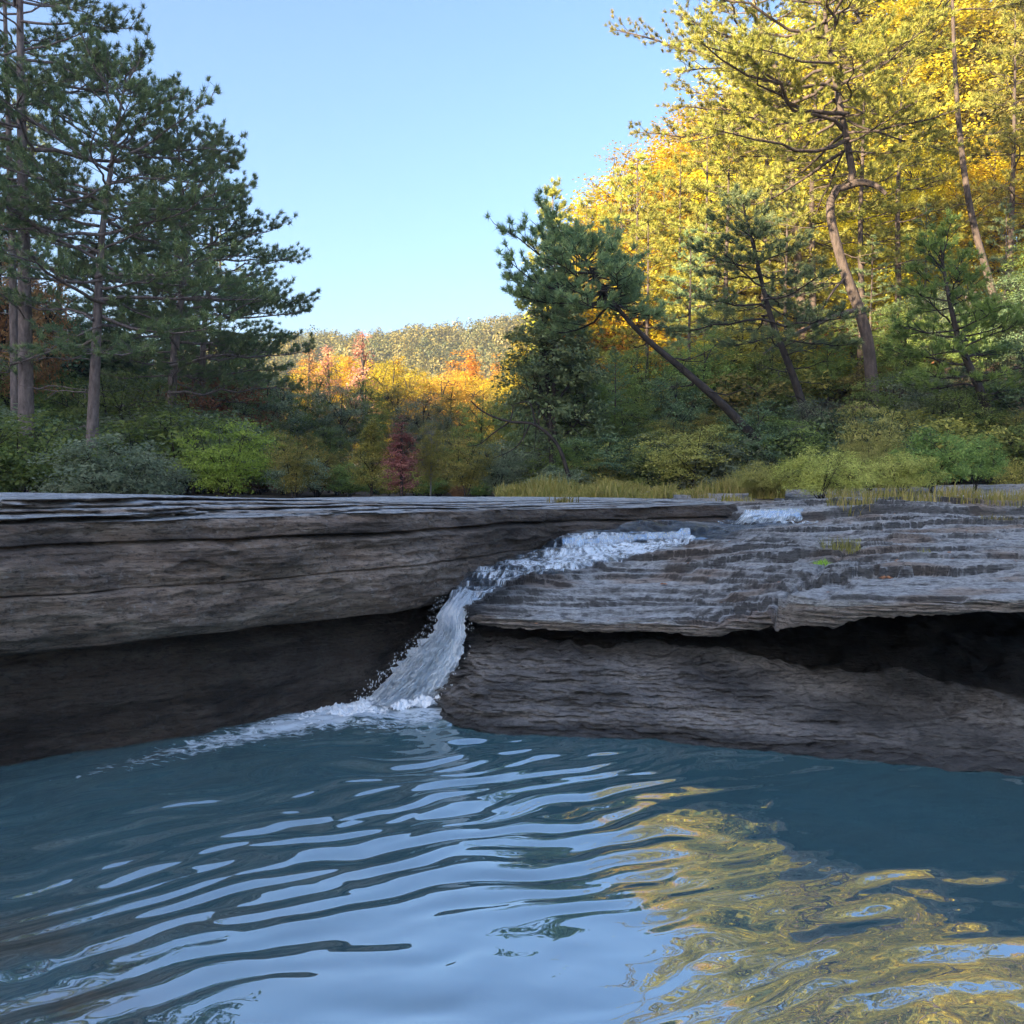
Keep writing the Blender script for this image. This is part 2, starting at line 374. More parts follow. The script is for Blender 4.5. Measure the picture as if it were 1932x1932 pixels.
def slab_raw(x, y, sheets=1.0):
    z0 = slab_base(x, y)
    up = sst(y - step_line(x), -0.03, 0.05)
    z0 = np.where(y > 12.6, np.minimum(z0, 1.27 + 0.02 * (y - 12.6)), z0)
    z0 = z0 + up * (0.13 + 0.02 * np.clip(y - 12.4, 0, 3)) * sst(x, 2.2, 3.0)
    zt, f = terrace(z0 + 0.012 * fbm(x * 0.3, y * 0.5, 0, 2, 70), 0.055, 0.10, x, y, 21, 0.80)
    zt2, f2 = terrace(zt, 0.024, 0.3, x, y, 44, 0.7)
    z = 0.6 * zt + 0.4 * zt2
    for sp, A, sd_ in ((0.66, 0.085, 141), (0.29, 0.040, 151), (0.12, 0.016, 161)):
        q = (y + 0.10 * x) / sp + 0.55 * fbm(x * 0.35 / sp * 0.5, y * 0.5, 0, 3, sd_) + 0.12 * fbm(x * 2.4, y * 3, 0, 4, sd_ + 1, 0.65)
        fq = q - np.floor(q); amp = np.clip(0.6 + 1.1 * pn(x * 0.55, np.floor(q) * 3.7, 0, sd_ + 2), 0, 1)
        z = z + sheets * A * amp * sst(fq, 0, 0.012 / sp + 0.012) * (1 - fq) * sst(y, 6.6, 7.4)
    z = z + 0.008 * fbm(x * 3.5, y * 10, 0, 4, 9, 0.65) + 0.010 * fbm(x * 1.1, y * 1.6, 0, 2, 10)
    # the open joint beside the raised block
    jx = np.array([at(1466,1150,7.1), at(1505,1110,7.7), at(1545,1080,8.25), at(1590,1056,8.8), at(1640,1046,9.2)])[:, :2]
    jl = spline(jx, 90); d, _ = seg_dist(x, y, np.c_[jl, np.linspace(1, 0, 90)][::1].repeat(4, 0))
    t = _
    z = z - 0.16 * np.exp(-(d / (0.035 + 0.03 * t)) ** 2) * (0.15 + 0.85 * t)
    side = sst((x - jl[0, 0]) * 1.0 - (y - jl[0, 1]) * 0.52, -0.04, 0.05) * (1 - sst(y, 7.6, 8.9))
    z = z + 0.05 * side
    return z
def hit(px, py, lo=7.2, hi=14.0):
    """where the line of sight through a pixel meets the slab"""
    d = np.linspace(lo, hi, 700); r = ray(px, py); p = CAM[None] + r[None] * (d / r[1])[:, None]
    k = np.nonzero(p[:, 2] < slab_raw(p[:, 0], p[:, 1], 0.0))[0]
    return p[k[0]] if len(k) else p[-1]
SB = spline([hit(*c) for c in ((1330,1008),(1240,1011),(1160,1014),(1076,1020),(1000,1038),(945,1054),(895,1074),(864,1100),(846,1126))], 260)
SF = spline([hit(*c) for c in ((1335,1022),(1270,1040),(1190,1056),(1100,1072),(1025,1090),(960,1104),(920,1118),(896,1134),(884,1147))], 260)
ST0, ST1 = hit(1070, 1028), hit(1296, 1017)
def step_y(x): return ST0[1] + (x - ST0[0]) * (ST1[1] - ST0[1]) / (ST1[0] - ST0[0]) + 0.10 * fbm(x * 2.2, 0.7, 0, 3, 171)
def slab_z(x, y):
    z = slab_raw(x, y)
    mid = 0.5 * (SB + SF); dm, _ = seg_dist(x, y, mid)
    hw = 0.5 * np.hypot(SB[::8, 0] - SF[::8, 0], SB[::8, 1] - SF[::8, 1]); best = np.full(np.shape(x), 1e9); wid = np.zeros(np.shape(x))
    for p, w_ in zip(mid[::8], hw):
        d = (x - p[0]) ** 2 + (y - p[1]) ** 2; m_ = d < best; best[m_] = d[m_]; wid[m_] = w_
    k = 1 - sst(dm, wid * 0.95, wid * 1.15 + 0.06)
    z = z * (1 - k) + (slab_raw(x, y, 0.25) - 0.015) * k
    d = y - step_y(x)
    z = z + 0.085 * sst(d, 0, 0.05) * (1 - sst(d, 0.25, 1.2)) * sst(x, ST0[0] - 0.3, ST0[0]) * (1 - sst(x, ST1[0] - .1, ST1[0] + 0.9))
    return z
#          lip (px,py,d)        apron top            water line      cave depth  lip thickness
COLS = [((905,1108,8.6),  (872,1140,8.75), (800,1290), 0.05, 0.06),
        ((874,1150,8.0),  (880,1205,8.10), (818,1342), 0.06, 0.09),
        ((905,1178,7.8),  (920,1206,7.95), (862,1378), 0.10, 0.09),
        ((1050,1180,7.6), (1050,1206,7.80), (1000,1392), 0.18, 0.09),
        ((1200,1188,7.5), (1200,1210,7.75), (1200,1400), 0.25, 0.09),
        ((1400,1178,7.25),(1400,1236,7.50), (1400,1415), 0.6, 0.09),
        ((1457,1172,7.2), (1470,1250,7.50), (1470,1422), 0.8, 0.10),
        ((1468,1143,6.98),(1490,1258,7.50), (1495,1425), 0.9, 0.18),
        ((1500,1137,6.75),(1560,1280,7.40), (1560,1432), 1.0, 0.20),
        ((1560,1140,6.62),(1620,1290,7.30), (1620,1438), 1.1, 0.19),
        ((1660,1142,6.5), (1700,1302,7.15), (1700,1446), 1.3, 0.10),
        ((1932,1146,6.2), (1932,1338,6.75), (1932,1466), 1.6, 0.085),
        ((2300,1158,5.7), (2300,1385,6.20), (2300,1495), 1.6, 0.10)]
NU = 820
cu = np.r_[0, np.cumsum([max(30, abs(b[0][0] - a[0][0])) for a, b in zip(COLS, COLS[1:])])]
uu = np.linspace(0, cu[-1], NU)
def smooth(a, s):
    k = np.exp(-0.5 * (np.arange(-3*s, 3*s+1) / s) ** 2); k /= k.sum()
    return np.stack([np.convolve(np.pad(a[:, i], 3*s, mode='edge'), k, 'valid') for i in range(a.shape[1])], -1)
def col_curve(f, s=7): return smooth(np.stack([np.interp(uu, cu, np.array([f(c) for c in COLS])[:, k]) for k in range(3)], -1), s)
C0 = col_curve(lambda c: at(*c[0]), 3)
C0[:, 1] += 0.05 * fbm(C0[:, 0] * 1.2, 0, 0, 3, 31) - 0.06 * np.abs(pn(C0[:, 0] * 3, 1, 0, 32)) - 0.018 * np.abs(pn(C0[:, 0] * 13, 2, 0, 33))
C0[:, 2] = slab_z(C0[:, 0], C0[:, 1]); ZS = smooth(C0[:, 2:3], 14)[:, 0]
thick = np.interp(uu, cu, [c[4] for c in COLS]); cave = np.interp(uu, cu, [c[3] for c in COLS])
thick = thick * (1 + 0.18 * fbm(uu * 0.03, 4, 0, 4, 77)); 
C3 = col_curve(lambda c: at(*c[1]), 12); C4 = col_curve(lambda c: at_z(*c[2]), 12)
inward = np.stack([np.full(NU, 0.16), np.ones(NU), np.zeros(NU)], -1); inward[:90, 0] = np.linspace(0.9, 0.16, 90)
C1 = C0 + inward * 0.03; C1[:, 2] = ZS - thick
C2 = C3 + inward * (2.1 * cave[:, None]); C2[:, 2] = np.minimum(ZS - thick - 0.03 - 0.06 * cave, C3[:, 2] + 0.34 + 0.1*cave)
C2[:, 2] = np.maximum(C2[:, 2], C3[:, 2] + 0.02); C2 = smooth(C2, 16)
C5 = C4 - inward * 0.25; C5[:, 2] = -0.55
BK = np.stack([np.linspace(2.5, 12.5, NU), np.linspace(13.2, 16.5, NU), np.zeros(NU)], -1)
tv = np.linspace(0, 1, 350) ** 1.25
TX = C0[:, None, 0] + (BK - C0)[:, None, 0] * tv[None]; TY = C0[:, None, 1] + (BK - C0)[:, None, 1] * tv[None]
TZ = slab_z(TX, TY)
top = np.stack([TX, TY, TZ], -1)[:, ::-1]                       # back ... lip
secs = []
C1b = smooth(C1, 24) + inward * 0.22; C1b[:, 2] -= 0.015
for A, B, n, bow in ((C0, C1, 34, 0.02), (C1, C1b, 8, 0), (C1b, C2, 22, 0), (C2, C3, 40, -0.04), (C3, C4, 120, 0.06), (C4, C5, 20, 0)):
    t = np.linspace(0, 1, n + 1)[1:]
    S = A[:, None] + (B - A)[:, None] * t[None, :, None]
    S = S - inward[:, None] * (bow * np.sin(math.pi * t))[None, :, None]
    secs.append(S)
low = np.concatenate(secs, 1)
x, y, z = low[..., 0], low[..., 1], low[..., 2]
chips = np.abs(pn(x * 4, y * 4, z * 10, 57)) + 0.5 * np.abs(pn(x * 9, y * 9, z * 22, 58))
strata = -0.055 * chips + fbm(x * 0.5, y * 0.5, z * 22, 3, 51, 0.6) * 0.022 + fbm(x * 1.3, y * 1.3, z * 3.0, 3, 52) * 0.035 + fbm(x * 6, y * 6, z * 16, 3, 53, 0.6) * 0.012
lipk = (np.arange(low.shape[1]) < 34)[None]
strata = np.where(lipk, 0.030 * fbm(x * 1.2, y * 1.2, z * 55, 3, 55, 0.6) + 0.018 * fbm(x * 7, y * 7, z * 40, 3, 56), strata)
ci = np.arange(low.shape[1]); strata = np.where(((ci >= 34) & (ci < 100))[None], 0.07 * fbm(x * 2, y * 2, z * 9, 3, 62) * sst(ci, 50, 70)[None], strata)
strata = np.where((ci >= 100)[None], strata + 0.05 * fbm(x * 1.4, y * 1.4, z * 24, 4, 59, 0.68) - 0.045 * np.abs(pn(x * 9, y * 9, z * 30, 63)) - 0.025 * np.abs(pn(x * 20, y * 20, z * 60, 69)), strata)
fade = np.clip(np.arange(low.shape[1]) / 2.0, 0, 1)[None]
low = low - inward[:, None] * (strata * fade)[..., None]
low[..., 2] += (sst(ci, 50, 80) * (1 - sst(ci, 110, 170)))[None] * (0.10 * fbm(x * 1.6, y * 1.6, 0, 3, 64) + 0.03 * fbm(x * 6, y * 6, 0, 3, 65))
low[..., 2] += fade * (ci >= 100)[None] * 0.010 * fbm(x * 3, y * 7, z * 7, 3, 54)
G = np.concatenate([top, low], 1)
lowmask = np.zeros(G.shape[:2]); lowmask[:, top.shape[1] + 34:] = 1
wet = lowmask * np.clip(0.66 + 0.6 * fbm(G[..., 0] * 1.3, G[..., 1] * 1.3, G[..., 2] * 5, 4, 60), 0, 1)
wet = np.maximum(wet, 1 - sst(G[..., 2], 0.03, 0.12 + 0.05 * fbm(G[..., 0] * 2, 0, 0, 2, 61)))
mid = 0.5 * (SB + SF); dm, _z = seg_dist(G[..., 0], G[..., 1], mid)
wet = np.maximum(wet, (1 - sst(dm, 0.2, 0.7)) * (1 - lowmask))
gz = np.abs(np.gradient(TZ, axis=1) / (np.hypot(np.gradient(TX, axis=1), np.gradient(TY, axis=1)) + 1e-6))[:, ::-1]
stain_shade = np.zeros(G.shape[:2]); stain_shade[:, :top.shape[1]] = sst(gz, 0.35, 1.2) * 0.9  # steep risers darkened, their shade painted into the colour
stain_shade[:, top.shape[1] + 34:] = 0.12; stain_shade[:, top.shape[1] + 34: top.shape[1] + 100] = 1.0  # lip underside and cave painted near black as shade
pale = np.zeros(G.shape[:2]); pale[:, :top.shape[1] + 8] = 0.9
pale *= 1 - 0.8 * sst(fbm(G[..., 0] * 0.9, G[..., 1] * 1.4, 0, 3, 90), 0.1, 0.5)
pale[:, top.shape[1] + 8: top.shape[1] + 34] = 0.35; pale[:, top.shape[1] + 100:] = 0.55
sm = raw_mesh('rock_slab', G.reshape(-1, 3), grid_quads(*G.shape[:2]), attrs={'wet': wet, 'stain_shade': stain_shade, 'pale': pale})
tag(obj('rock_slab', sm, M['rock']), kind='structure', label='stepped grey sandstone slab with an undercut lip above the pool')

# the higher ledge on the other side of the fall
WF = [tuple(hit(*c)[:2] + np.array([-0.13, 0.17])) for c in ((905,1070), (1000,1038), (1078,1015), (1280,1002), (1400,983))]
LP = spline([(-9.5, 0.6, 1.25), (-6.2, 3.6, 1.25), (-3.16, 6.07, 1.2), (-2.26, 6.81, 1.15), (-1.17, 7.86, .8), (-.74, 8.5, .72), (*WF[0], .6), (*WF[1], .5), (*WF[2], .42), (*WF[3], .35), (*WF[4], .3), (WF[4][0] + .1, WF[4][1] + 1.2, .3), (2.4, 16, .3)], 1000)
KU = LP[:, 2]; LP = LP[:, :2]
NL = len(LP)
tg = np.gradient(LP, axis=0); tg /= np.linalg.norm(tg, axis=1, keepdims=True)
nrm = smooth(np.stack([tg[:, 1], -tg[:, 0]], -1), 30); nrm /= np.linalg.norm(nrm, axis=1, keepdims=True)
PROF = [(.05,-.7),(0,-.02),(-.05,.2),(-.12,.4),(-.26,.58),(-.34,.655),(-.10,.675),(.10,.705),(.21,.80),(.23,.93),(.215,1.055),(.175,1.067),(.205,1.078),(.185,1.2),(.14,1.31),
        (.06,1.345),(.01,1.358),(.09,1.372),(.06,1.45),(.02,1.498),(-.03,1.508),(-.30,1.520),(-.32,1.542),(-.55,1.548),(-.57,1.575),(-.85,1.582),(-.87,1.605),(-1.25,1.612),(-1.27,1.635),(-2.2,1.64),(-4.5,1.61),(-7.5,1.45)]
PV = []
for (a, b), (c, d) in zip(PROF, PROF[1:]):
    L = math.hypot(c - a, d - b); n = int(np.clip(L / 0.0085, 3, 46)); t = np.arange(n) / n
    PV += [(a + (c - a) * k, b + (d - b) * k) for k in t]
PV = np.array(PV + [PROF[-1]]); s_, z_ = PV[:, 0][None], PV[:, 1][None]
lf = 1 - sst(np.linspace(0, 1, NL)[:, None], .43, .50)
s_ = np.where(s_ < -0.05, -0.05 + (s_ + 0.05) * (1 - 0.62 * lf * sst(-s_, 0, .1) * (1 - sst(-s_, 1.3, 3))), s_ * np.ones((NL, 1)))
zz = np.where(z_ > 1.5, 1.5 + (z_ - 1.5) * KU[:, None], z_) * np.ones((NL, 1))
ua = np.arange(NL)[:, None] * 0.018
dip = -0.035 * sst(LP[:, 1:2], 8.0, 11.0) * np.clip(z_, 0, 1.5)         # beds dip a little upstream
zz = zz + dip
bed = 0.045 * fbm(ua * 0.3, z_ * 0.8, 0, 3, 13) + 0.008 * fbm(ua * 3, z_ * 2, 0, 2, 38)                               # bedding planes wander
face = sst(z_, 0.66, 0.72) * (1 - sst(z_, 1.49, 1.52))
tops0 = sst(z_, 1.495, 1.515)
sa = s_ + 0.07 * fbm(ua * 0.8, z_ * 1.5, 0, 3, 14) * np.ones_like(s_) 
sa = sa + 0.014 * fbm(ua * 0.8, z_ * 18, 0, 3, 15, 0.6) * (0.4 + face) + 0.010 * fbm(ua * 5, z_ * 14, 0, 3, 16, 0.6)
sa = sa + 0.05 * fbm(ua * 1.3, z_ * 2.6, 0, 3, 18) * (face + .6 * (1 - tops0)) - (0.050 * np.abs(fbm(ua * 2.0, z_ * 6, 0, 3, 35)) + 0.022 * np.abs(pn(ua * 6, z_ * 16, 0, 36)) + 0.020 * np.abs(pn(ua * 12, z_ * 26, 0, 37))) * (1 - tops0)
tops = sst(z_, 1.495, 1.515)
sa = sa + tops * (0.26 * fbm(ua * 0.9, z_ * 45, 0, 3, 17) + 0.13 * fbm(ua * 4, z_ * 45, 0, 4, 19, 0.65))
zz = zz + bed * face + tops * 0.006 * fbm(ua * 2.5, s_ * 5, 0, 3, 20) + 0.02 * tops * pn(ua * 0.35, s_ * 0.6, 0, 25)
# a spalled pocket and a pale scar on the face
for (uc, zc, ru, rz, dep) in ((0, 1.18, .16, .05, .05), (.9, 1.0, .10, .03, .03), (3.1, 1.15, .35, .05, .05), (-1.4, 1.22, .3, .03, .03)):
    i0 = np.argmin(np.abs(LP[:, 0] + 2.26)) * 0.018 + uc
    e = ((ua - i0) / ru) ** 2 + ((z_ - zc) / rz) ** 2 + 0.5 * fbm(ua * 8, z_ * 20, 0, 2, 27)
    sa = sa - dep * (1 - sst(e, 0.7, 1.1)) * face
LG = np.stack([LP[:, None, 0] + nrm[:, None, 0] * sa, LP[:, None, 1] + nrm[:, None, 1] * sa, zz], -1)
wet = (1 - sst(z_, 0.60, 0.72)) * 0.85 * np.ones((NL, 1))  # damp wall under the overhang, with its shade added to the colour
wet = np.maximum(wet, 0.9 * sst(fbm(ua * 0.5, 1.0, 0, 2, 33), 0.05, 0.3) * sst(z_, 1.30, 1.36) * (1 - sst(z_, 1.44, 1.47)))
wet = np.maximum(wet, 0.8 * sst(LP[:, 1:2], 8.4, 9.4) * (1 - tops))
stain_shade = np.maximum(np.exp(-((z_ - 1.068) / 0.006) ** 2) * sst(pn(ua * 0.9, 7, 0, 39), -.05, .2), 0.8*np.exp(-((z_ - 1.356) / 0.012) ** 2) * sst(pn(ua * 0.7, 3, 0, 40), -.1, .2)) + 0.75 * sst(z_, 1.352, 1.37) * (1 - sst(z_, 1.42, 1.46)) * sst(fbm(ua * 0.45, z_ * 4, 0, 3, 34), -0.2, 0.25)
slope = np.abs(np.gradient(PV[:, 1]) / (np.abs(np.gradient(PV[:, 0])) + 1e-6))[None]
stain_shade = np.maximum(stain_shade, tops * sst(slope, 0.8, 2.5) * 0.55)  # tier risers darkened against the tops, shade in the colour
stain_shade = np.clip(stain_shade + 0.22 * (1 - sst(z_, 0.6, 0.7)) + 0.5 * sst(fbm(ua * 0.9, z_ * 3.5, 0, 4, 45, .6), .12, .42) * (1 - tops), 0, 1) * np.ones((NL, 1))  # random blotches, and the lower wall darkened for the overhang's shade
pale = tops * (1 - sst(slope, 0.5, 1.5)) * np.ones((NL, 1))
lm = raw_mesh('rock_ledge', LG.reshape(-1, 3), grid_quads(*LG.shape[:2])[:, ::-1], attrs={'wet': wet, 'stain_shade': stain_shade, 'pale': pale})
tag(obj('rock_ledge', lm, M['rock']), kind='structure', label='brown layered sandstone ledge overhanging the pool')

# rocky bank between the ledges and the trees
bx, by = np.meshgrid(np.linspace(-1, 16, 360), np.linspace(12.7, 21, 220), indexing='ij')
bz = 1.36 + 0.028 * (by - 13) + 0.02 * np.maximum(bx - 4, 0) + 0.05 * fbm(bx * 0.5, by * 0.6, 0, 3, 66)
bz, _f = terrace(bz, 0.06, 0.25, bx, by, 67)
bz = bz + 0.012 * fbm(bx * 3, by * 5, 0, 3, 68) - 0.25 * (1 - sst(by, 12.7, 13.2 + 0.3 * pn(bx, 0, 0, 3))) - 0.3 * sst(by, 19.5, 21)
bz = bz - 0.35 * (1 - sst(bx, -0.5, 1.2))
bm_ = raw_mesh('rock_bank', np.stack([bx, by, bz], -1).reshape(-1, 3), grid_quads(*bx.shape), attrs={'wet': 0*bx, 'stain_shade': 0.25*sst(_f, .8, .95), 'pale': 0.5 + 0*bx})
tag(obj('rock_bank', bm_, M['rock']), kind='structure')
def bank_z(x, y):
    z = 1.36 + 0.028 * (y - 13) + 0.02 * max(x - 4, 0)
    return z if (y < 20 and -0.5 < x < 16) else float(ground_z(x, y))

# ------------------------------------------------------------------ pool water
wx, wy = np.meshgrid(np.linspace(-7.0, 7.0, 760), np.concatenate([np.linspace(0.3, 2.2, 40, endpoint=False), np.linspace(2.2, 9.2, 420)]), indexing='ij')
src = at_z(745, 1328)
dx, dy = wx - src[0], wy - src[1]; dist = np.hypot(dx, dy)
warp = 0.30 * fbm(wx * 0.55, wy * 0.55, 0, 2, 81); warp2 = 0.10 * fbm(wx * 1.7, wy * 1.7, 0, 2, 82)
def wave(ang, lam, ph, wp):
    a = R(ang); k = 2 * math.pi / lam
    q = (wx * math.sin(a) - wy * math.cos(a)) + wp
    s = np.sin(k * q + ph); return s + 0.22 * np.cos(2 * (k * q + ph))
lef = 1 - sst(wx + 0.18 * (wy - 4), 0.15, 1.7)                # ripples fade towards the quiet side under the slab
env = (0.30 + 0.70 * lef) * np.interp(dist, [0, 1.2, 3, 5, 8], [1.0, 1.0, .95, .62, .5])
mod = 0.60 + 1.0 * fbm(wx * 1.0, wy * 1.0, 0, 2, 83)
H = 0.0060 * wave(24, 0.275, 0.3, warp + warp2) * mod + 0.0038 * wave(36, 0.195, 1.9, warp * 1.2 + warp2) * (1.3 - mod) + 0.0045 * wave(12, 0.47, 4.0, warp + warp2)
H = H + 0.0020 * wave(18, 0.17, 2.2, warp * .8 + warp2 * 1.3) * np.clip(0.3 + 1.8 * fbm(wx * 1.1, wy * 1.1, 0, 2, 89), 0, 1.4) + 0.0016 * wave(48, 0.21, .7, warp + 1.2 * warp2) * np.clip(0.2 + 1.8 * fbm(wx * 0.9, wy * 1.3, 3, 2, 90), 0, 1.4)
H = H * env * (0.55 + 0.45 * sst(wy, 3.2, 5.2))
quiet = sst(wx + 0.25 * (wy - 4), 0.2, 1.6)
H = H + (0.006 + 0.005 * quiet * (1 - sst(wy, 4.4, 5.6)) - .003 * sst(wy, 4.6, 5.6) * quiet) * fbm(wx * 1.6, wy * 1.9, 0, 2, 84) + 0.0012 * fbm(wx * 5, wy * 6, 0, 2, 85)
H = H + 0.0022 * fbm(wx * 4.0, wy * 5.0, 0.5, 2, 88) * (1 - sst(np.hypot(wx + 1.6, wy - 3.1), 0.3, 1.5))
tur = 1 - sst(dist, 0.15, 1.5)
H = H + tur * (0.022 * fbm(wx * 6, wy * 6, 0, 3, 86, 0.6) + 0.03 * fbm(wx * 2.4, wy * 2.4, 0, 2, 87))
foam_line = spline([at_z(810, 1322), at_z(720, 1332), at_z(620, 1352), at_z(520, 1372), at_z(430, 1395), at_z(250, 1440), at_z(80, 1485)], 120)
fd, fz = seg_dist(wx, wy, np.c_[foam_line[:, :2], np.linspace(1, 0, 120)].repeat(3, 0))
foam = np.exp(-(fd / (0.20 + 0.28 * fz)) ** 2) * (0.25 + 0.75 * fz ** 1.1)
foam = np.maximum(foam, 0.60 * (1 - sst(dist, 0.2, 1.5)))
bedm = sst(-wx - 0.55 * (3.9 - wy) * 0, 0.9, 1.8) * (1 - sst(wy, 2.9, 4.4)) + 0.25 * (1 - sst(wy, 3.0, 5.5)) * sst(-wx, 0, 1.5) + .12
pm = raw_mesh('water', np.stack([wx, wy, H], -1).reshape(-1, 3), grid_quads(*wx.shape), attrs={'foam': foam, 'bed': np.clip(bedm, 0, 1)})
tag(obj('water', pm, M['pool']), kind='structure', label='teal plunge pool with long ripples mirroring the sky')

# ------------------------------------------------------------------ stream and falls
def strip(Aline, Bline, m, lift):
    t = np.linspace(0, 1, m)[None, :, None]
    g = Aline[:, None] * (1 - t) + Bline[:, None] * t
    return g + lift
st = strip(SB, SF, 70, np.array([0, 0, 0.004]))
sx, sy = st[..., 0], st[..., 1]
al = np.linspace(0, 1, 260)[:, None]; ac = np.linspace(0, 1, 70)[None]
st[..., 2] = slab_z(sx, sy) + 0.012
st[..., 2] += 0.010 * fbm(sx * 5, sy * 5, 0, 3, 91) + 0.004 * fbm(sx * 18, sy * 18, 0, 2, 92)
edge = np.minimum(np.linspace(0, 1, 70), np.linspace(1, 0, 70))[None]
st[..., 2] -= 0.05 * (1 - sst(al, 0, .05)) + 0.03 * (1 - sst(edge, 0, 0.10 + 0.06 * pn(np.arange(260)[:, None] * 0.06, 3, 0, 4)))
al = np.linspace(0, 1, 260)[:, None]; ac = np.linspace(0, 1, 70)[None]
thick_s = 0.26 + 0.42 * np.exp(-((al - 0.38) / 0.28) ** 2) * np.exp(-((ac - 0.62) / 0.34) ** 2) + 0.45 * sst(al, .74, 1.0) * ac + 0.25 * (1 - sst(al, .03, .2)) + 0.35 * fbm(sx * 2.5, sy * 2.5, 0, 3, 93)
uv = np.stack(np.broadcast_arrays(al * 1.6, ac * 1.0), -1).reshape(-1, 2)
tag(obj('stream', raw_mesh('stream', st.reshape(-1, 3), grid_quads(260, 70), attrs={'thick': thick_s}, uv=uv), M['stream']), kind='structure')

def cascade(name, Ltop, Rtop, Lbot, Rbot, label, nseed, mat, bulge=0.03, rows=70, cols=160, mids=None, run=0.05):
    """a sheet of falling water between a top edge and a bottom edge"""
    t = np.linspace(0, 1, cols)[:, None]; v = np.linspace(0, 1, rows)[None]
    top = np.array(Ltop)[None] * (1 - t) + np.array(Rtop)[None] * t; bot = np.array(Lbot)[None] * (1 - t) + np.array(Rbot)[None] * t
    ragged = 1 - 0.35 * np.clip(fbm(t * 7, 0, 0, 3, nseed), -0.2, 1)
    vv = v * ragged
    g = top[:, None] * (1 - vv[..., None]) + bot[:, None] * vv[..., None]
    arc = run * 4 * vv * (1 - vv)
    g[..., 1] -= arc + 0.02 * fbm(t * 22 + 0 * v, v * 2.5 + 0 * t, 0, 3, nseed + 1) + bulge * fbm(t * 5 + 0*v, v * 2, 0, 2, nseed + 2)
    g[..., 2] += 0.03 * (1 - v) * v
    th = 0.15 + 0.5 * v + 0.5 * fbm(t * 9 + 0 * v, v * 0.6 + 0 * t, 0, 2, nseed + 3)
    uv = np.stack(np.broadcast_arrays(t * 4.0, v * 1.0), -1).reshape(-1, 2)
    o = obj(name, raw_mesh(name, g.reshape(-1, 3), grid_quads(cols, rows), attrs={'thick': np.broadcast_to(th, (cols, rows))}, uv=uv), mat)
    return tag(o, label, 'waterfall')
M['casc'] = white_water('cascade_water', 0.58, 0.34, stretch=(9.0, 0.9))
cascade('small_waterfall', at_z(1405, 962, 1.40), at_z(1540, 957, 1.405), at_z(1385, 987, 1.245), at_z(1542, 981, 1.25), 'small white cascade spilling off the upper rock step below the bushes', 301, M['casc'], run=0.06)
xs_ = np.linspace(ST0[0] - .05, ST1[0] + .05, 160); ys_ = step_y(xs_)
ctop = np.stack([xs_, ys_ + 0.05, slab_z(xs_, ys_ + 0.06) + 0.008], -1); cbot = np.stack([xs_, ys_ - 0.035, slab_z(xs_, ys_ - 0.06) + 0.002], -1)
v_ = np.linspace(0, 1, 40)[None, :, None]; cg = ctop[:, None] * (1 - v_) + cbot[:, None] * v_
cg[..., 1] -= 0.03 * np.sin(math.pi * v_[..., 0]) + 0.008 * fbm(xs_[:, None] * 22, v_[..., 0] * 2, 0, 3, 312)
tcs = 0.05 + 0.3 * v_[..., 0] + 0.55 * fbm(xs_[:, None] * 6 + 0 * v_[..., 0], v_[..., 0] * .4, 0, 3, 313)
tag(obj('rock_step_cascade', raw_mesh('rock_step_cascade', cg.reshape(-1, 3), grid_quads(160, 40), attrs={'thick': tcs}, uv=np.stack(np.broadcast_arrays(np.linspace(0, 4, 160)[:, None], v_[..., 0]), -1).reshape(-1, 2)), M['casc']),
    'low line of thin trickles dropping over a rock step onto the stream', 'waterfall')
# thin film of water running from the upper cascade to the low step
fa = spline([hit(1400, 987), hit(1320, 999), hit(1180, 1010), hit(1085, 1014)], 120); fb = spline([hit(1545, 989), hit(1460, 999), hit(1370, 1010), hit(1300, 1015)], 120)
ff = strip(fa, fb, 40, np.array([0, 0, 0.0])); ff[..., 2] = slab_z(ff[..., 0], ff[..., 1]) + 0.008 + 0.003 * fbm(ff[..., 0] * 9, ff[..., 1] * 9, 0, 2, 5)
fl = np.linspace(0, 1, 120)[:, None]
obj_f = obj('stream', raw_mesh('stream_film', ff.reshape(-1, 3), grid_quads(120, 40), attrs={'thick': np.broadcast_to(0.55 * np.exp(-fl * 7) + 0.0, (120, 40))}, uv=np.stack(np.broadcast_arrays(fl * 1.5, np.linspace(0, 1, 40)[None]), -1).reshape(-1, 2)), M['stream']); tag(obj_f, kind='structure')

# main fall
NLR = 240
FL = spline([at(862, 1106, 8.42), at(846, 1130, 8.25), at(826, 1160, 8.15), at(815, 1195, 8.08), at(775, 1232, 8.03), at(738, 1270, 7.98), at(700, 1312, 7.95), at(672, 1332, 7.85)], NLR)
FR = spline([at(900, 1118, 8.3), at(886, 1138, 8.08), at(880, 1165, 7.95), at(880, 1200, 7.88), at(868, 1240, 7.82), at(850, 1282, 7.78), at(822, 1318, 7.78), at(800, 1338, 7.72)], NLR)
m = 110
fg = strip(FL, FR, m, 0.0); v = np.linspace(0, 1, NLR)[:, None]; c = np.linspace(0, 1, m)[None]
out = (0.03 + 0.10 * v) * np.sin(math.pi * c) + 0.030 * fbm(c * 9 + 0*v, v * 5 + c, 0, 3, 401) * (0.3 + v) + 0.045 * fbm(c * 16 + 0*v, v * 14, 0, 3, 402, 0.6) * sst(v, .25, .9)
out = out + 0.02 * fbm(c * 40 + 0*v, v * 6, 0, 2, 407)
fg[..., 1] -= out; fg[..., 2] += 0.35 * out
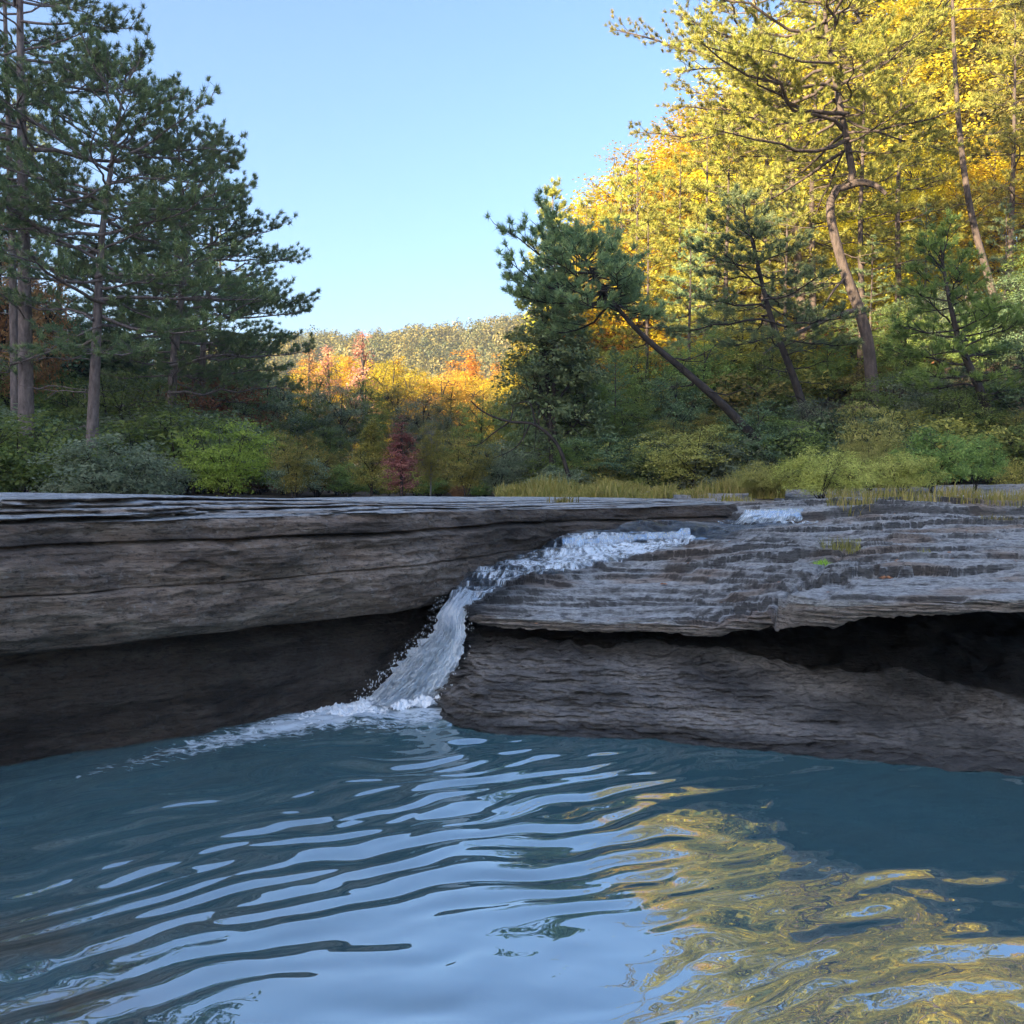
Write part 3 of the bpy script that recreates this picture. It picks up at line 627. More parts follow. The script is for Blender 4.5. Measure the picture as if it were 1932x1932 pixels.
# ragged spray edge
rag = fbm(v * 26 + 0 * c, 0.5, 0, 3, 403) * 0.065 * sst(v, .2, .5) * (1 - c) ** 3
fg[..., 0] -= rag; fg[..., 2] += 0.6 * np.abs(rag)
fg[..., 0] += 0.03 * fbm(v * 18 + 0 * c, 2.5, 0, 3, 404) * c ** 4
th = 0.42 + 0.7 * sst(v, .0, .35) + 0.35 * np.exp(-((c - 0.72) / 0.28) ** 2) + 0.35 * fbm(c * 6 + 0*v, v * 2, 0, 2, 405)
th = th - 0.3 * (1 - sst(c, 0, 0.08)) * (1 - 0.6*v) - 0.25 * sst(c, .9, 1) 
fall = empty('waterfall', tuple(at_z(760, 1325, 0)))
tag(fall, 'main white waterfall pouring between the two rock ledges into the pool', 'waterfall')
base = np.array(fall.location)
def child_mesh(name, co, quads, mat, **kw): return obj(name, raw_mesh(name, co.reshape(-1, 3) - base, quads, **kw), mat, fall)
child_mesh('falling_sheet', fg, grid_quads(NLR, m), M['fall'], attrs={'thick': th}, uv=np.stack(np.broadcast_arrays(c * 1.0, v * 2.2), -1).reshape(-1, 2))
# second broken layer in front: gives the water body depth
f2 = strip(FL * 0.9 + FR * 0.1, FL * 0.25 + FR * 0.75, 80, 0.0)[40:]; n2 = len(f2); v2 = np.linspace(0, 1, n2)[:, None]; c2 = np.linspace(0, 1, 80)[None]
o2 = (0.10 + 0.12 * v2) * np.sin(math.pi * c2) ** 0.7 + 0.06 * fbm(c2 * 14 + 0*v2, v2 * 7, 0, 4, 411, 0.6) + 0.03 * fbm(c2 * 30 + 0*v2, v2 * 11, 0, 3, 413, 0.6)
o2 = o2 * sst(v2, 0, .35) + 0.012
f2[..., 1] -= o2; f2[..., 2] += 0.3 * o2
child_mesh('white_spray', f2, grid_quads(n2, 80), M['fall'], attrs={'thick': 1.3 + 0.1 * v2 * np.sin(math.pi * c2) + 0.2 * fbm(c2 * 8 + 0*v2, v2 * 6, 0, 3, 412)}, uv=np.stack(np.broadcast_arrays(c2 * 1.3, v2 * 1.8), -1).reshape(-1, 2))
# droplets and short threads thrown off the edges
rg = np.random.default_rng(5); dp = Soup()
ico = np.array([(0, 0, 1), (.94, 0, 0), (0, .94, 0), (-.94, 0, 0), (0, -.94, 0), (0, 0, -1)]); tri = [(0, 1, 2), (0, 2, 3), (0, 3, 4), (0, 4, 1), (5, 2, 1), (5, 3, 2), (5, 4, 3), (5, 1, 4)]
for _ in range(420):
    k = int(rg.uniform(40, NLR)); e = rg.random()
    p = (FL[k] if e < 0.75 else FR[k]) + (rg.normal(0, 0.030, 3) + np.array([-0.02 if e < .75 else 0.01, -0.06, 0.035]))
    r = rg.uniform(0.0015, 0.005) * (0.6 + 0.6 * k / NLR); st_ = rg.uniform(1, 3.2)
    a = rg.uniform(-0.6, 0.6); vv_ = ico * np.array([r, r, r * st_]); vv_ = np.c_[vv_[:, 0] * math.cos(a) + vv_[:, 2] * math.sin(a), vv_[:, 1], -vv_[:, 0] * math.sin(a) + vv_[:, 2] * math.cos(a)]
    dp.add(p + vv_, t=tri)
dm_ = dp.mesh('droplets'); dm_.vertices.foreach_get('co', (buf := np.empty(len(dm_.vertices) * 3, F32))); dm_.vertices.foreach_set('co', (buf.reshape(-1, 3) - base).ravel().astype(F32))
tag(obj('droplets', dm_, M['foam'], fall), kind='stuff')
# boiling foam where the fall lands and along the wall
fm_n, fm_m = 420, 90
fa = spline([at_z(835, 1330, 0), at_z(760, 1322, 0), at_z(690, 1326, 0), at_z(600, 1346, 0), at_z(520, 1362, 0), at_z(440, 1382, 0)], fm_n)
tgf = np.gradient(fa, axis=0); tgf /= np.linalg.norm(tgf, axis=1, keepdims=True); nf = np.stack([-tgf[:, 1], tgf[:, 0], 0 * tgf[:, 0]], -1)
if nf[200, 1] > 0: nf = -nf
tl = np.linspace(0, 1, fm_n)[:, None]; cl = np.linspace(-0.35, 1, fm_m)[None]
wd = np.interp(tl, [0, .15, .35, .6, 1], [.14, .46, .46, .34, .14])
fo = fa[:, None] + nf[:, None] * (cl * wd)[..., None]
X, Y = fo[..., 0], fo[..., 1]
mask = 0.62 - np.abs(cl - 0.15) * 0.75 + 0.75 * fbm(X * 7, Y * 11, 0, 4, 421, 0.62) - 0.55 * sst(tl, .45, 1.0)
hgt = np.clip(mask, -0.4, 1) * (0.045 * (1 - 0.7 * tl)) + 0.034 * fbm(X * 20, Y * 20, 0, 4, 422, 0.75) * (1 - 0.6 * tl) + 0.03 * (1 - sst(tl, .2, .4))
fo[..., 2] = hgt - 0.012
q = grid_quads(fm_n, fm_m); keep = (mask.ravel()[q].min(1) > -0.02); q = q[keep]
used = np.unique(q); remap = np.zeros(fm_n * fm_m, int); remap[used] = np.arange(len(used))
tag(obj('foam', raw_mesh('foam', fo.reshape(-1, 3)[used], remap[q]), M['foam']), kind='stuff')

# ------------------------------------------------------------------ plant makers (local coordinates, base at the origin)
def unit(a): return a / (np.linalg.norm(a, axis=-1, keepdims=True) + 1e-9)
def needles(T, D, k, ln, w, rg, spread=0.55):
    n = len(T); T = np.repeat(T, k, 0); D = np.repeat(D, k, 0)
    cl = np.repeat(rg.random(n), k)
    d = unit(D * 0.65 + rg.normal(0, spread, (n * k, 3)) + np.array([0, 0, 0.22]))
    b = T - D * rg.uniform(0, 0.10, (n * k, 1)) + rg.normal(0, 0.015, (n * k, 3))
    l = ln * rg.uniform(0.65, 1.15, (n * k, 1)); s = unit(np.cross(d, rg.normal(0, 1, (n * k, 3)))) * w * 0.5
    v = np.stack([b - s, b + s, b + d * l], 1).reshape(-1, 3)
    return v, np.arange(n * k * 3).reshape(-1, 3), np.repeat(cl, 3)
def pine(seed, trunk, r0, c0, Lmax, nbr, dens=1.0, ln=0.17, k=40, w=0.020, bias=None, droop=0.0, dead=6, prof=0.75, extra=()):
    rg = np.random.default_rng(seed)
    tr = spline(trunk, 40); n = len(tr); tt = np.linspace(0, 1, n)
    wood = Soup(); rads = r0 * (1.0 - 0.86 * tt) * (1 + 0.35 * np.exp(-tt * 30)); wood.tube(tr, rads, 10)
    for e_, r_ in extra: wood.tube(spline(e_, 16), np.linspace(r_, r_ * .45, 16), 7)
    T, D = [], []
    def limb(p, az, el, L, r, bare=False, curl=0.14):
        m = 8; s = np.linspace(0, 1, m); h = np.array([math.cos(az), math.sin(az), 0]); sd_ = np.array([-h[1], h[0], 0])
        wig = np.cumsum(rg.normal(0, 0.035, m)) * L; wz = np.cumsum(rg.normal(0, 0.02, m)) * L
        P = p + h * (L * s * math.cos(el))[:, None] + sd_ * wig[:, None] + np.array([0, 0, 1.0]) * (L * (math.sin(el) * s + curl * s * s * 0.5 - droop * s * (1 - s)) + wz)[:, None]
        wood.tube(P, np.linspace(r, max(0.006, r * 0.2), m), 5)
        if bare:
            for _ in range(int(2 + L * 1.5)):
                q = rg.uniform(.35, 1); i = q * (m - 1); a = P[int(i)] + (P[min(int(i) + 1, m - 1)] - P[int(i)]) * (i - int(i))
                b = a + unit(h + rg.normal(0, 0.6, 3)) * L * rg.uniform(.1, .3); wood.tube(np.array([a, (a + b) / 2 + rg.normal(0, .02, 3), b]), [.010, .007, .004], 3)
            return
        ns = int(L * 3.4 * dens) + 3
        for j in range(ns):
            q = 0.28 + 0.72 * ((j + rg.random()) / ns); i = q * (m - 1); i0 = min(int(i), m - 2); a = P[i0] + (P[i0 + 1] - P[i0]) * (i - i0)
            t0 = unit(P[i0 + 1] - P[i0]); ang = (1 if j % 2 else -1) * rg.uniform(0.45, 1.15)
            dirn = t0 * math.cos(ang) + sd_ * math.sin(ang) + np.array([0, 0, rg.uniform(-0.05, 0.45)])
            dirn = unit(dirn); l2 = (0.22 + 0.42 * (1.05 - q)) * min(L, 4.0) * 0.62 * rg.uniform(.6, 1.2) + 0.15
            b = a + dirn * l2 + np.array([0, 0, 0.12 * l2]); mid_ = (a + b) / 2 + rg.normal(0, 0.03, 3)
            wood.tube(np.array([a, mid_, b]), [.012, .009, .005], 3)
            nt = 1 + int(l2 * 2.6 * dens + rg.random())
            for f in (np.linspace(0.5, 1.0, nt) if nt > 1 else (1.0,)):
                T.append(a + (b - a) * f + rg.normal(0, 0.055, 3)); D.append(unit(dirn + rg.normal(0, .35, 3) + np.array([0, 0, .3])))
        for f in (0.9, 0.97, 1.0): T.append(P[-1] * f + P[-2] * (1 - f)); D.append(unit(P[-1] - P[-2] + np.array([0, 0, .1])))
    for i in range(nbr):
        q = (i + rg.random() * 0.9) / nbr; t = c0 + (1 - c0) * q ** 0.95; f = t * (n - 1); i0 = min(int(f), n - 2)
        p = tr[i0] + (tr[i0 + 1] - tr[i0]) * (f - i0)
        az = i * 2.39996 + rg.normal(0, .35)
        L = Lmax * ((1 - q) ** prof * (0.72 + 0.28 * min(1, q / 0.15)) + 0.06) * rg.uniform(.55, 1.12)
        if bias is not None: L *= 1 + bias[1] * math.cos(az - bias[0])
        limb(p, az, R(np.interp(q, [0, .5, 1], [-8, 6, 50]) + rg.normal(0, 9)), max(L, .35), 0.010 * L + 0.012)
    for i in range(dead):
        t = c0 * rg.uniform(0.45, 1.0); f = t * (n - 1); i0 = int(f)
        limb(tr[i0], rg.uniform(0, 6.28), R(rg.uniform(-12, 12)), Lmax * rg.uniform(.2, .6), 0.02, True, 0.0)
    T, D = np.array(T), np.array(D)
    v, t3, cl = needles(T, D, k, ln, w, rg)
    return wood.mesh('pine_trunk'), raw_mesh('pine_crown', v, tris=t3, smooth=False, attrs={'clump': cl})

def leaves(C, N, nl, ls, cr, rg, flat=0.42, asp=0.55):
    """C cluster centres, N outward directions"""
    n = len(C); Cn = np.repeat(C, nl, 0); No = np.repeat(N, nl, 0); cl = np.repeat(rg.random(n), nl)
    sz = np.repeat(rg.uniform(.7, 1.25, n), nl)[:, None]
    off = rg.normal(0, 1, (n * nl, 3)) * np.array([cr, cr, cr * flat]) * 0.55 * sz
    off[:, 2] -= 0.18 * (off[:, 0] ** 2 + off[:, 1] ** 2) / cr
    b = Cn + off
    nr = unit(np.array([0, 0, 0.8]) + No * 0.55 + rg.normal(0, 0.5, (n * nl, 3)))
    a = unit(np.cross(nr, rg.normal(0, 1, (n * nl, 3)))); s = np.cross(nr, a)
    l = ls * rg.uniform(.6, 1.25, (n * nl, 1)); w = l * asp * 0.5
    v = np.stack([b, b + a * l * 0.45 + s * w, b + a * l - nr * l * 0.12, b + a * l * 0.45 - s * w], 1).reshape(-1, 3)
    return v, np.arange(n * nl * 4).reshape(-1, 4), np.repeat(cl, 4)
def broad(seed, Ht=10.0, Wd=6.0, cb=0.25, ncl=230, nl=46, ls=0.17, cr=0.6, shape='round', stems=1, nlimb=10, gaps=-0.22, r0=None, asp=0.55, flat=0.42, lean=0.0):
    rg = np.random.default_rng(seed); C = []
    while len(C) < ncl:
        u = rg.normal(0, 1, 3); u /= np.linalg.norm(u); rr = rg.random() ** 0.42; p = u * rr
        zf = (p[2] + 1) / 2
        if shape == 'cone': wdt = 1.25 * (1 - zf) ** 0.75 + 0.06; p = np.array([p[0] * wdt, p[1] * wdt, p[2]])
        elif shape == 'bush' and p[2] < -0.55: p[2] *= 0.6
        elif shape == 'vase': wdt = 0.45 + 0.75 * zf; p = np.array([p[0] * wdt, p[1] * wdt, p[2]])
        q = np.array([p[0] * Wd / 2, p[1] * Wd / 2, Ht * (cb + (1 - cb) * (p[2] + 1) / 2)])
        if float(pn(q[0] * 2.2 / Wd * 2, q[1] * 2.2 / Wd * 2, q[2] * 4.5 / Ht * 1.3, seed)) < gaps + 0.12 * rg.normal(): continue
        q[2] *= 0.97; C.append(q)
    C = np.array(C); ctr = np.array([0, 0, Ht * (cb + (1 - cb) * .42)])
    K = C[rg.choice(len(C), nlimb, replace=False)].copy()
    for _ in range(4):
        lab = ((C[:, None] - K[None]) ** 2).sum(-1).argmin(1)
        for i in range(nlimb):
            if (lab == i).any(): K[i] = C[lab == i].mean(0)
    wood = Soup(); r0 = r0 or 0.014 * Ht + 0.03
    trunks = []
    for s in range(stems):
        a = s * 2.4 + seed; sp = 0.0 if stems == 1 else 0.05 * Wd
        zs = np.linspace(0, 1, 9); top_ = np.array([math.cos(a), math.sin(a), 0]) * (0.25 * Wd if stems > 1 else 0.04 * Wd)
        P = np.stack([math.cos(a) * sp * 0.3 + top_[0] * zs ** 1.3 + np.cumsum(rg.normal(0, .006, 9)) * Ht * .6 + lean * zs * zs * Ht, math.sin(a) * sp * 0.3 + top_[1] * zs ** 1.3 + np.cumsum(rg.normal(0, .006, 9)) * Ht * .6, zs * Ht * 0.9], -1)
        P[0, 2] = -0.25
        wood.tube(P, r0 * (1 - 0.85 * zs) / (stems ** 0.6), 7); trunks.append(P)
    for i in range(nlimb):
        P = trunks[i % stems]; tgt = K[i]; hz = math.hypot(tgt[0], tgt[1])
        z0 = max(Ht * min(cb * 0.8, .3) if stems == 1 else 0.05 * Ht, tgt[2] - 0.9 * hz - 0.05 * Ht); f = np.clip(z0 / (Ht * 0.9), 0, 1) * 8; i0 = min(int(f), 7); a = P[i0] + (P[i0 + 1] - P[i0]) * (f - i0)
        s = np.linspace(0, 1, 7)[:, None]; arch = np.array([0, 0, 0.10 * np.linalg.norm(tgt - a)])
        L = a + (tgt - a) * s + arch * np.sin(math.pi * s) + np.cumsum(rg.normal(0, .012, (7, 3)), 0) * Ht * .25 * s
        wood.tube(L, np.linspace(r0 * 0.42, r0 * 0.12, 7) / stems ** .4, 5)
        for cpt in C[lab == i]:
            j = ((L - cpt) ** 2).sum(1).argmin(); j = max(1, j - 1)
            mid_ = (L[j] + cpt) / 2 + rg.normal(0, 0.02, 3) * Ht * .1; wood.tube(np.array([L[j], mid_, cpt]), [r0 * .12, r0 * .08, r0 * .03], 3)
    v, q, cl = leaves(C, unit(C - ctr), nl, ls, cr, rg, flat, asp)
    return wood.mesh('tree_trunk'), raw_mesh('tree_crown', v, q, smooth=False, attrs={'clump': cl})

PROTO = {}
for i in range(3): PROTO['round', i] = (*broad(100 + i, 10, 6.6, .20, 300, 56, .16, .60), 10.0)
for i in range(2): PROTO['tall', i] = (*broad(110 + i, 14, 6.0, .24, 430, 66, .15, .60), 14.0)
for i in range(2): PROTO['cone', i] = (*broad(120 + i, 9, 4.2, .12, 240, 46, .16, .5, 'cone'), 9.0)
for i in range(2): PROTO['spire', i] = (*broad(125 + i, 9, 2.6, .15, 150, 40, .17, .42, 'cone', gaps=-.1), 9.0)
for i in range(3): PROTO['bush', i] = (*broad(130 + i, 3.0, 4.0, .05, 170, 40, .135, .36, 'bush', 5, gaps=-.10, flat=.5), 3.0)
for i in range(2): PROTO['layer', i] = (*broad(140 + i, 5.0, 5.6, .2, 170, 60, .13, .62, 'vase', 2, gaps=-.12, flat=.22), 5.0)
PROTO['feather', 0] = (*broad(150, 1.8, 3.2, .02, 190, 70, .11, .27, 'bush', 6, gaps=-.12, asp=.24, flat=.6), 1.8)
PROTO['feather', 1] = (*broad(151, 1.8, 3.2, .02, 190, 70, .11, .27, 'bush', 6, gaps=-.12, asp=.24, flat=.6), 1.8)
PROTO['thin', 0] = (*broad(155, 9, 2.4, .3, 60, 34, .17, .40, 'cone', gaps=-.1), 9.0)
def straight(h, rg, lean=(0, 0)): return [(lean[0] * t + 0.04 * h * (rg.random() - .5) * t * (1 - t), lean[1] * t + 0.04 * h * (rg.random() - .5) * t * (1 - t), h * t - (0.3 if t == 0 else 0)) for t in (0, .25, .5, .75, 1)]
_rg = np.random.default_rng(3)
for i in range(3): PROTO['pine', i] = (*pine(160 + i, straight(16, _rg), .17, (.25, .38, .3)[i], 3.3, 40, 0.85, ln=.25, w=.030, k=24), 16.0)

CNT = {}
def put(kind, px, d, top_py, mat, label, cat='tree', group=None, wide=1.0, bark='bark_dark', rz=None, name=None, base_z=None, var=None):
    """stand a plant at column px, d metres ahead, tall enough for its top to reach row top_py"""
    vs = [k for k in PROTO if k[0] == kind]; CNT[kind] = CNT.get(kind, -1) + 1
    tk, cr_, h0 = PROTO[vs[(CNT[kind] if var is None else var) % len(vs)]]
    x = at(px, 900, d)[0]; gz_ = (bank_z(x, d) if base_z is None else base_z); zt = at(px, top_py, d)[2]
    s = max(0.15, (zt - gz_) / h0)
    nm = name or {'pine': 'pine_tree', 'bush': 'bush', 'feather': 'bush'}.get(kind, 'tree')
    o = empty(nm, (x, d, gz_), (CNT[kind] * 2.1) if rz is None else rz, (s * wide, s * wide, s))
    tag(o, label, cat, group)
    if (kind, 'c') not in PROTO or True:
        a = obj('trunk' if cat == 'tree' else 'stems', tk, M[bark], o); b = obj('crown' if cat == 'tree' else 'foliage', cr_, M[mat], o)
    return o
def hero(name, label, pts, r0, bark, mat, group=None, cat='tree', **kw):
    """a pine whose trunk follows points measured on the photograph"""
    base_ = np.array(pts[0], float)
    if 'extra' in kw: kw['extra'] = [([np.array(p) - base_ for p in e_], r_) for e_, r_ in kw['extra']]
    tk, cr_ = pine(trunk=[np.array(p) - base_ for p in pts], r0=r0, **kw)
    o = empty(name, tuple(base_)); tag(o, label, cat, group)
    obj('trunk', tk, M[bark], o); obj('crown', cr_, M[mat], o)
    return o
def trunk_px(rows, zb=None):
    """rows of (px, py, d); the first one is dropped to the ground"""
    P = [at(*r) for r in rows]; x, y = P[0][0], P[0][1]; b = np.array([x, y, bank_z(x, y) - 0.1]); return [b] + P if P[0][2] > b[2] + 0.3 else [b] + P[1:]

# tall pines on the shaded side
hero('pine_tree', 'slim straight pine trunk beside the thickest trunk at the frame edge', trunk_px([(30,800,31),(26,600,31),(18,300,31),(10,40,31),(0,-250,31)]), .17, 'bark', 'pine', seed=1, c0=.46, Lmax=4.0, nbr=48, dens=1.0)
hero('pine_tree', 'thickest straight pine, bark plated, crown running out of the top', trunk_px([(50,840,27),(47,600,27),(42,300,27),(38,60,27),(38,-300,27)]), .235, 'bark', 'pine', seed=2, c0=.38, Lmax=5.0, nbr=54, dens=1.1, bias=(0.0, .2), prof=.55)
hero('pine_tree', 'tall leaning pine with bare lower trunk between dark bushes', trunk_px([(172,880,26),(182,640,26),(192,450,26),(212,300,26),(238,140,26)]), .18, 'bark', 'pine', seed=3, c0=.38, Lmax=4.4, nbr=56, dens=1.1, prof=.5)
hero('pine_tree', 'broad pine whose long lower boughs reach out over open sky', trunk_px([(322,790,33),(332,640,33),(350,480,33),(342,360,33),(335,250,33)]), .21, 'bark', 'pine', seed=4, c0=.28, Lmax=4.0, nbr=60, dens=1.15, bias=(0.1, .2), prof=.58)
hero('pine_tree', 'pine with dense crown behind the broad pine, nearest the valley gap', trunk_px([(382,790,38),(384,640,38),(398,480,38),(404,270,38)]), .17, 'bark', 'pine', seed=5, c0=.26, Lmax=4.0, nbr=54, dens=1.1, bias=(0.0, .1), prof=.55)
hero('pine_tree', 'pine with slender paler trunk between two thicker trunks', trunk_px([(363,780,42),(362,640,42),(300,430,42),(290,330,42)]), .12, 'bark_warm', 'pine', seed=6, c0=.36, Lmax=4.2, nbr=46, dens=1.0, prof=.5)
# pines on the sunlit side
hero('leaning_pine', 'dark pine leaning hard toward the valley with a long bare trunk', trunk_px([(1456,872,23),(1380,780,22.7),(1300,707,22.5),(1215,635,22.5),(1160,575,22.5),(1125,525,22.5),(1098,478,22.6)]), .15, 'bark_dark', 'pine', seed=7, c0=.83, Lmax=2.0, nbr=38, dens=1.15, bias=(2.6, .4), prof=.30, droop=.5, dead=9)
hero('crooked_pine', 'crooked pine whose trunk kinks sideways at an old elbow', trunk_px([(1650,860,31),(1636,640,31),(1590,500,31),(1566,400,31),(1578,358,31),(1608,345,31),(1600,280,31),(1583,190,31),(1568,110,31),(1556,20,31),(1550,-140,31)]), .215, 'bark_mid', 'pine_sunlit', seed=8, extra=[([at(1604,347,31), at(1630,344,30.9), at(1655,352,30.8), at(1672,366,30.7)], .14), ([at(1630,585,31), at(1590,590,30.7), at(1540,612,30.4), at(1480,640,30.2), at(1440,668,30)], .085), ([at(1600,520,31), at(1575,545,30.8), at(1550,585,30.6)], .05)], c0=.57, Lmax=5.2, nbr=70, dens=1.1, bias=(math.pi, .35), prof=.4, droop=.15)
hero('pine_tree', 'tall slender pine with bare grey trunk bending near the frame edge', trunk_px([(1905,860,33),(1880,580,33),(1832,400,33),(1808,220,33),(1797,0,33),(1795,-250,33)]), .15, 'bark_mid', 'pine_sunlit', seed=9, c0=.72, Lmax=3.2, nbr=30, dead=7)
hero('pine_tree', 'shaded pine with dark trunk leaning behind the bushes', trunk_px([(1540,850,28),(1500,720,28),(1455,600,28),(1425,480,28),(1400,380,28)]), .15, 'bark_dark', 'pine', seed=10, c0=.48, Lmax=2.8, nbr=34, dead=9, bias=(math.pi, .1))
hero('pine_tree', 'tall open pine with airy branches against the sky atop the golden slope', trunk_px([(1520,700,40),(1500,420,40),(1480,190,40),(1452,100,40),(1425,20,40),(1410,-160,40)]), .22, 'bark_warm', 'pine_sunlit', seed=11, c0=.50, Lmax=5.2, nbr=46, bias=(math.pi, .25), prof=.35)
hero('pine_tree', 'dark pine with bent trunk rising out of the green bush', trunk_px([(1898,880,24),(1850,740,24),(1812,650,24),(1790,560,24),(1775,470,24)]), .16, 'bark_dark', 'green', seed=12, c0=.40, Lmax=2.3, nbr=34, prof=.5)
hero('pine_tree', 'young sunlit pine tip standing behind the leaning pine', trunk_px([(1060,800,46),(1050,600,46),(1042,355,46)]), .15, 'bark', 'pine_sunlit', seed=13, c0=.35, Lmax=2.6, nbr=40, prof=.8, ln=.24, w=.026)

# dead limb tree between the centre thicket and the leaning pine
dt = Soup(); _d = 24.0
dt.tube(spline([at(1075,905,_d), at(1052,840,_d), at(1010,802,_d), at(965,796,_d), at(930,786,_d), at(905,772,_d), at(888,756,_d)], 40), np.linspace(.055, .016, 40), 7)
for pts, r in (([(1010,800),(1004,770),(996,758),(970,762)], .03), ([(962,797),(968,770),(962,762),(950,764)], .022), ([(1000,800),(985,830),(965,850),(930,865)], .022), ([(960,797),(930,818),(905,838),(880,842)], .02), ([(990,800),(986,850)], .014), ([(1012,803),(1008,850)], .014)):
    dt.tube(spline([at(a, b, _d + .1) for a, b in pts], 14), np.linspace(r, r * .3, 14), 5)
do = obj('dead_tree', dt.mesh('dead_tree'), M['bark_dark']); tag(do, 'bare dead tree with hooked twigs jutting sideways over the centre thicket', 'tree')

# ---- thicket on the shaded side
G1 = 'dark evergreens behind the tall pines'
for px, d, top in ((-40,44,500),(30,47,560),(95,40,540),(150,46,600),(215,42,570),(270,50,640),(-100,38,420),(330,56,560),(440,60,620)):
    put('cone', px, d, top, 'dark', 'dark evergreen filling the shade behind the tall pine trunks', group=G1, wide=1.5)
for px, d, top in ((120,42,300),(270,46,360),(-30,40,120),(60,44,200),(420,50,430)):
    put('pine', px, d, top, 'pine', 'darker pine filling in between the tall straight pines', group='pines behind the tall pines', bark='bark', wide=1.2)
G2 = 'shaded trees under the tall pines'
for px, d, top, mt in ((10,36,640,'green'),(120,38,690,'green'),(225,35,700,'greygreen'),(250,44,620,'green'),(300,38,690,'greygreen'),(420,46,640,'green'),(-60,33,600,'green'),(470,52,660,'greygreen'),(180,54,560,'dark'),(60,58,540,'dark')):
    put('round', px, d, top, mt, 'leafy shaded tree in the understory below the tall pines', group=G2)
put('round', 8, 34, 370, 'rust', 'rusty leaved oak at the frame edge behind the slim pine', wide=.7)
put('layer', 400, 36, 690, 'rust', 'small brown leaved tree below the broad pine')
put('layer', 215, 31, 690, 'green', 'thin sapling with pale green leaves beside the leaning pine trunk')
put('bush', 30, 22, 770, 'green', 'large dark green bush at the foot of the thickest pine', 'bush', wide=1.2)
put('bush', -40, 21, 820, 'green', 'green bush cut off by the frame edge above the ledge', 'bush')
put('bush', 210, 20, 815, 'greygreen', 'wide grey green shrub below the leaning pine', 'bush', wide=1.3)
put('bush', 290, 22, 850, 'greygreen', 'small grey green shrub next to the bright green tree', 'bush')
put('bush', 130, 24, 840, 'green', 'low green bush between the two largest pine trunks', 'bush')
put('layer', 425, 19, 780, 'bright', 'bright lime green small tree glowing above the rock ledge', wide=1.0)
put('layer', 555, 24, 800, 'olive', 'yellow green sapling beside the bright lime green tree', wide=.75, var=1)
# ---- centre thicket in the valley
G3 = 'shaded trees closing the valley'
for px, d, top, mt, kd in ((500,46,690,'greygreen','round'),(545,50,680,'green','round'),(600,54,690,'olive','round'),(640,50,715,'greygreen','round'),(690,52,700,'green','tall'),(745,56,705,'olive','round'),(800,52,730,'greygreen','round'),(850,56,720,'olive','tall'),(905,52,740,'green','round'),(955,55,735,'olive','round'),(1000,50,740,'green','round'),(470,40,760,'green','round'),(620,40,790,'green','round')):
    put(kd, px, d, top, mt, 'dull green tree in the shaded thicket closing the valley', group=G3)
put('cone', 700, 25.5, 770, 'olive', 'olive tree with pale leaves beside the small red tree', var=0)
put('spire', 757, 24.5, 775, 'red', 'narrow red leaved tree standing alone in the green thicket', wide=1.35)
put('tall', 812, 25.5, 785, 'olive', 'yellowish tree with a pale bare trunk next to the red tree', bark='bark_pale', wide=.8)
put('layer', 880, 25, 800, 'olive', 'tree with flat tiers of yellow green leaves over dark shade', wide=.8)
put('layer', 940, 25.5, 820, 'greygreen', 'blue green tree in the darkest part of the thicket', wide=.8)
put('bush', 905, 27, 905, 'green', 'small rounded green bush at the rim of the rock', 'bush')
put('bush', 865, 27, 915, 'rust', 'low rusty pink shrub at the rim of the rock', 'bush', wide=.8)
put('bush', 560, 27, 850, 'greygreen', 'dim grey bush behind the yellow green sapling', 'bush')
put('bush', 660, 28, 870, 'green', 'dim green bush below the olive tree', 'bush')
# ---- sunlit trees at the end of the valley
G4 = 'golden trees lit at the end of the valley'
for px, d, top, mt, kd in ((590,100,665,'orange','tall'),(620,92,660,'gold','round'),(660,105,655,'orange','spire'),(700,95,665,'gold','tall'),(735,88,668,'yellow','round'),(765,100,680,'gold','round'),(800,92,690,'gold','tall'),(835,90,690,'orange','round'),(870,96,690,'gold','round'),(905,92,700,'gold','round'),(940,98,690,'yellow','round'),(860,104,650,'orange','spire'),(890,102,640,'orange','spire'),(935,108,655,'orange','spire'),(750,104,655,'gold','spire'),(985,85,700,'gold','round'),(650,110,650,'gold','round'),(965,84,690,'olive','tall')):
    put(kd, px, d, top, mt, 'golden autumn tree catching the sun at the end of the valley', group=G4, wide=1.1)
put('thin', 686, 82, 606, 'pink', 'thin pink tree rising highest above the golden treetops', wide=.9)
put('thin', 620, 88, 635, 'pink', 'thin pale pink tree rising where the valley meets the pines', wide=.9)
put('thin', 585, 86, 640, 'rust', 'thin sparse tree poking up beside the lowest pine bough', wide=.8)
put('tall', 985, 66, 608, 'yellow', 'bright yellow tree tucked behind the dark leaning pine', wide=.6)
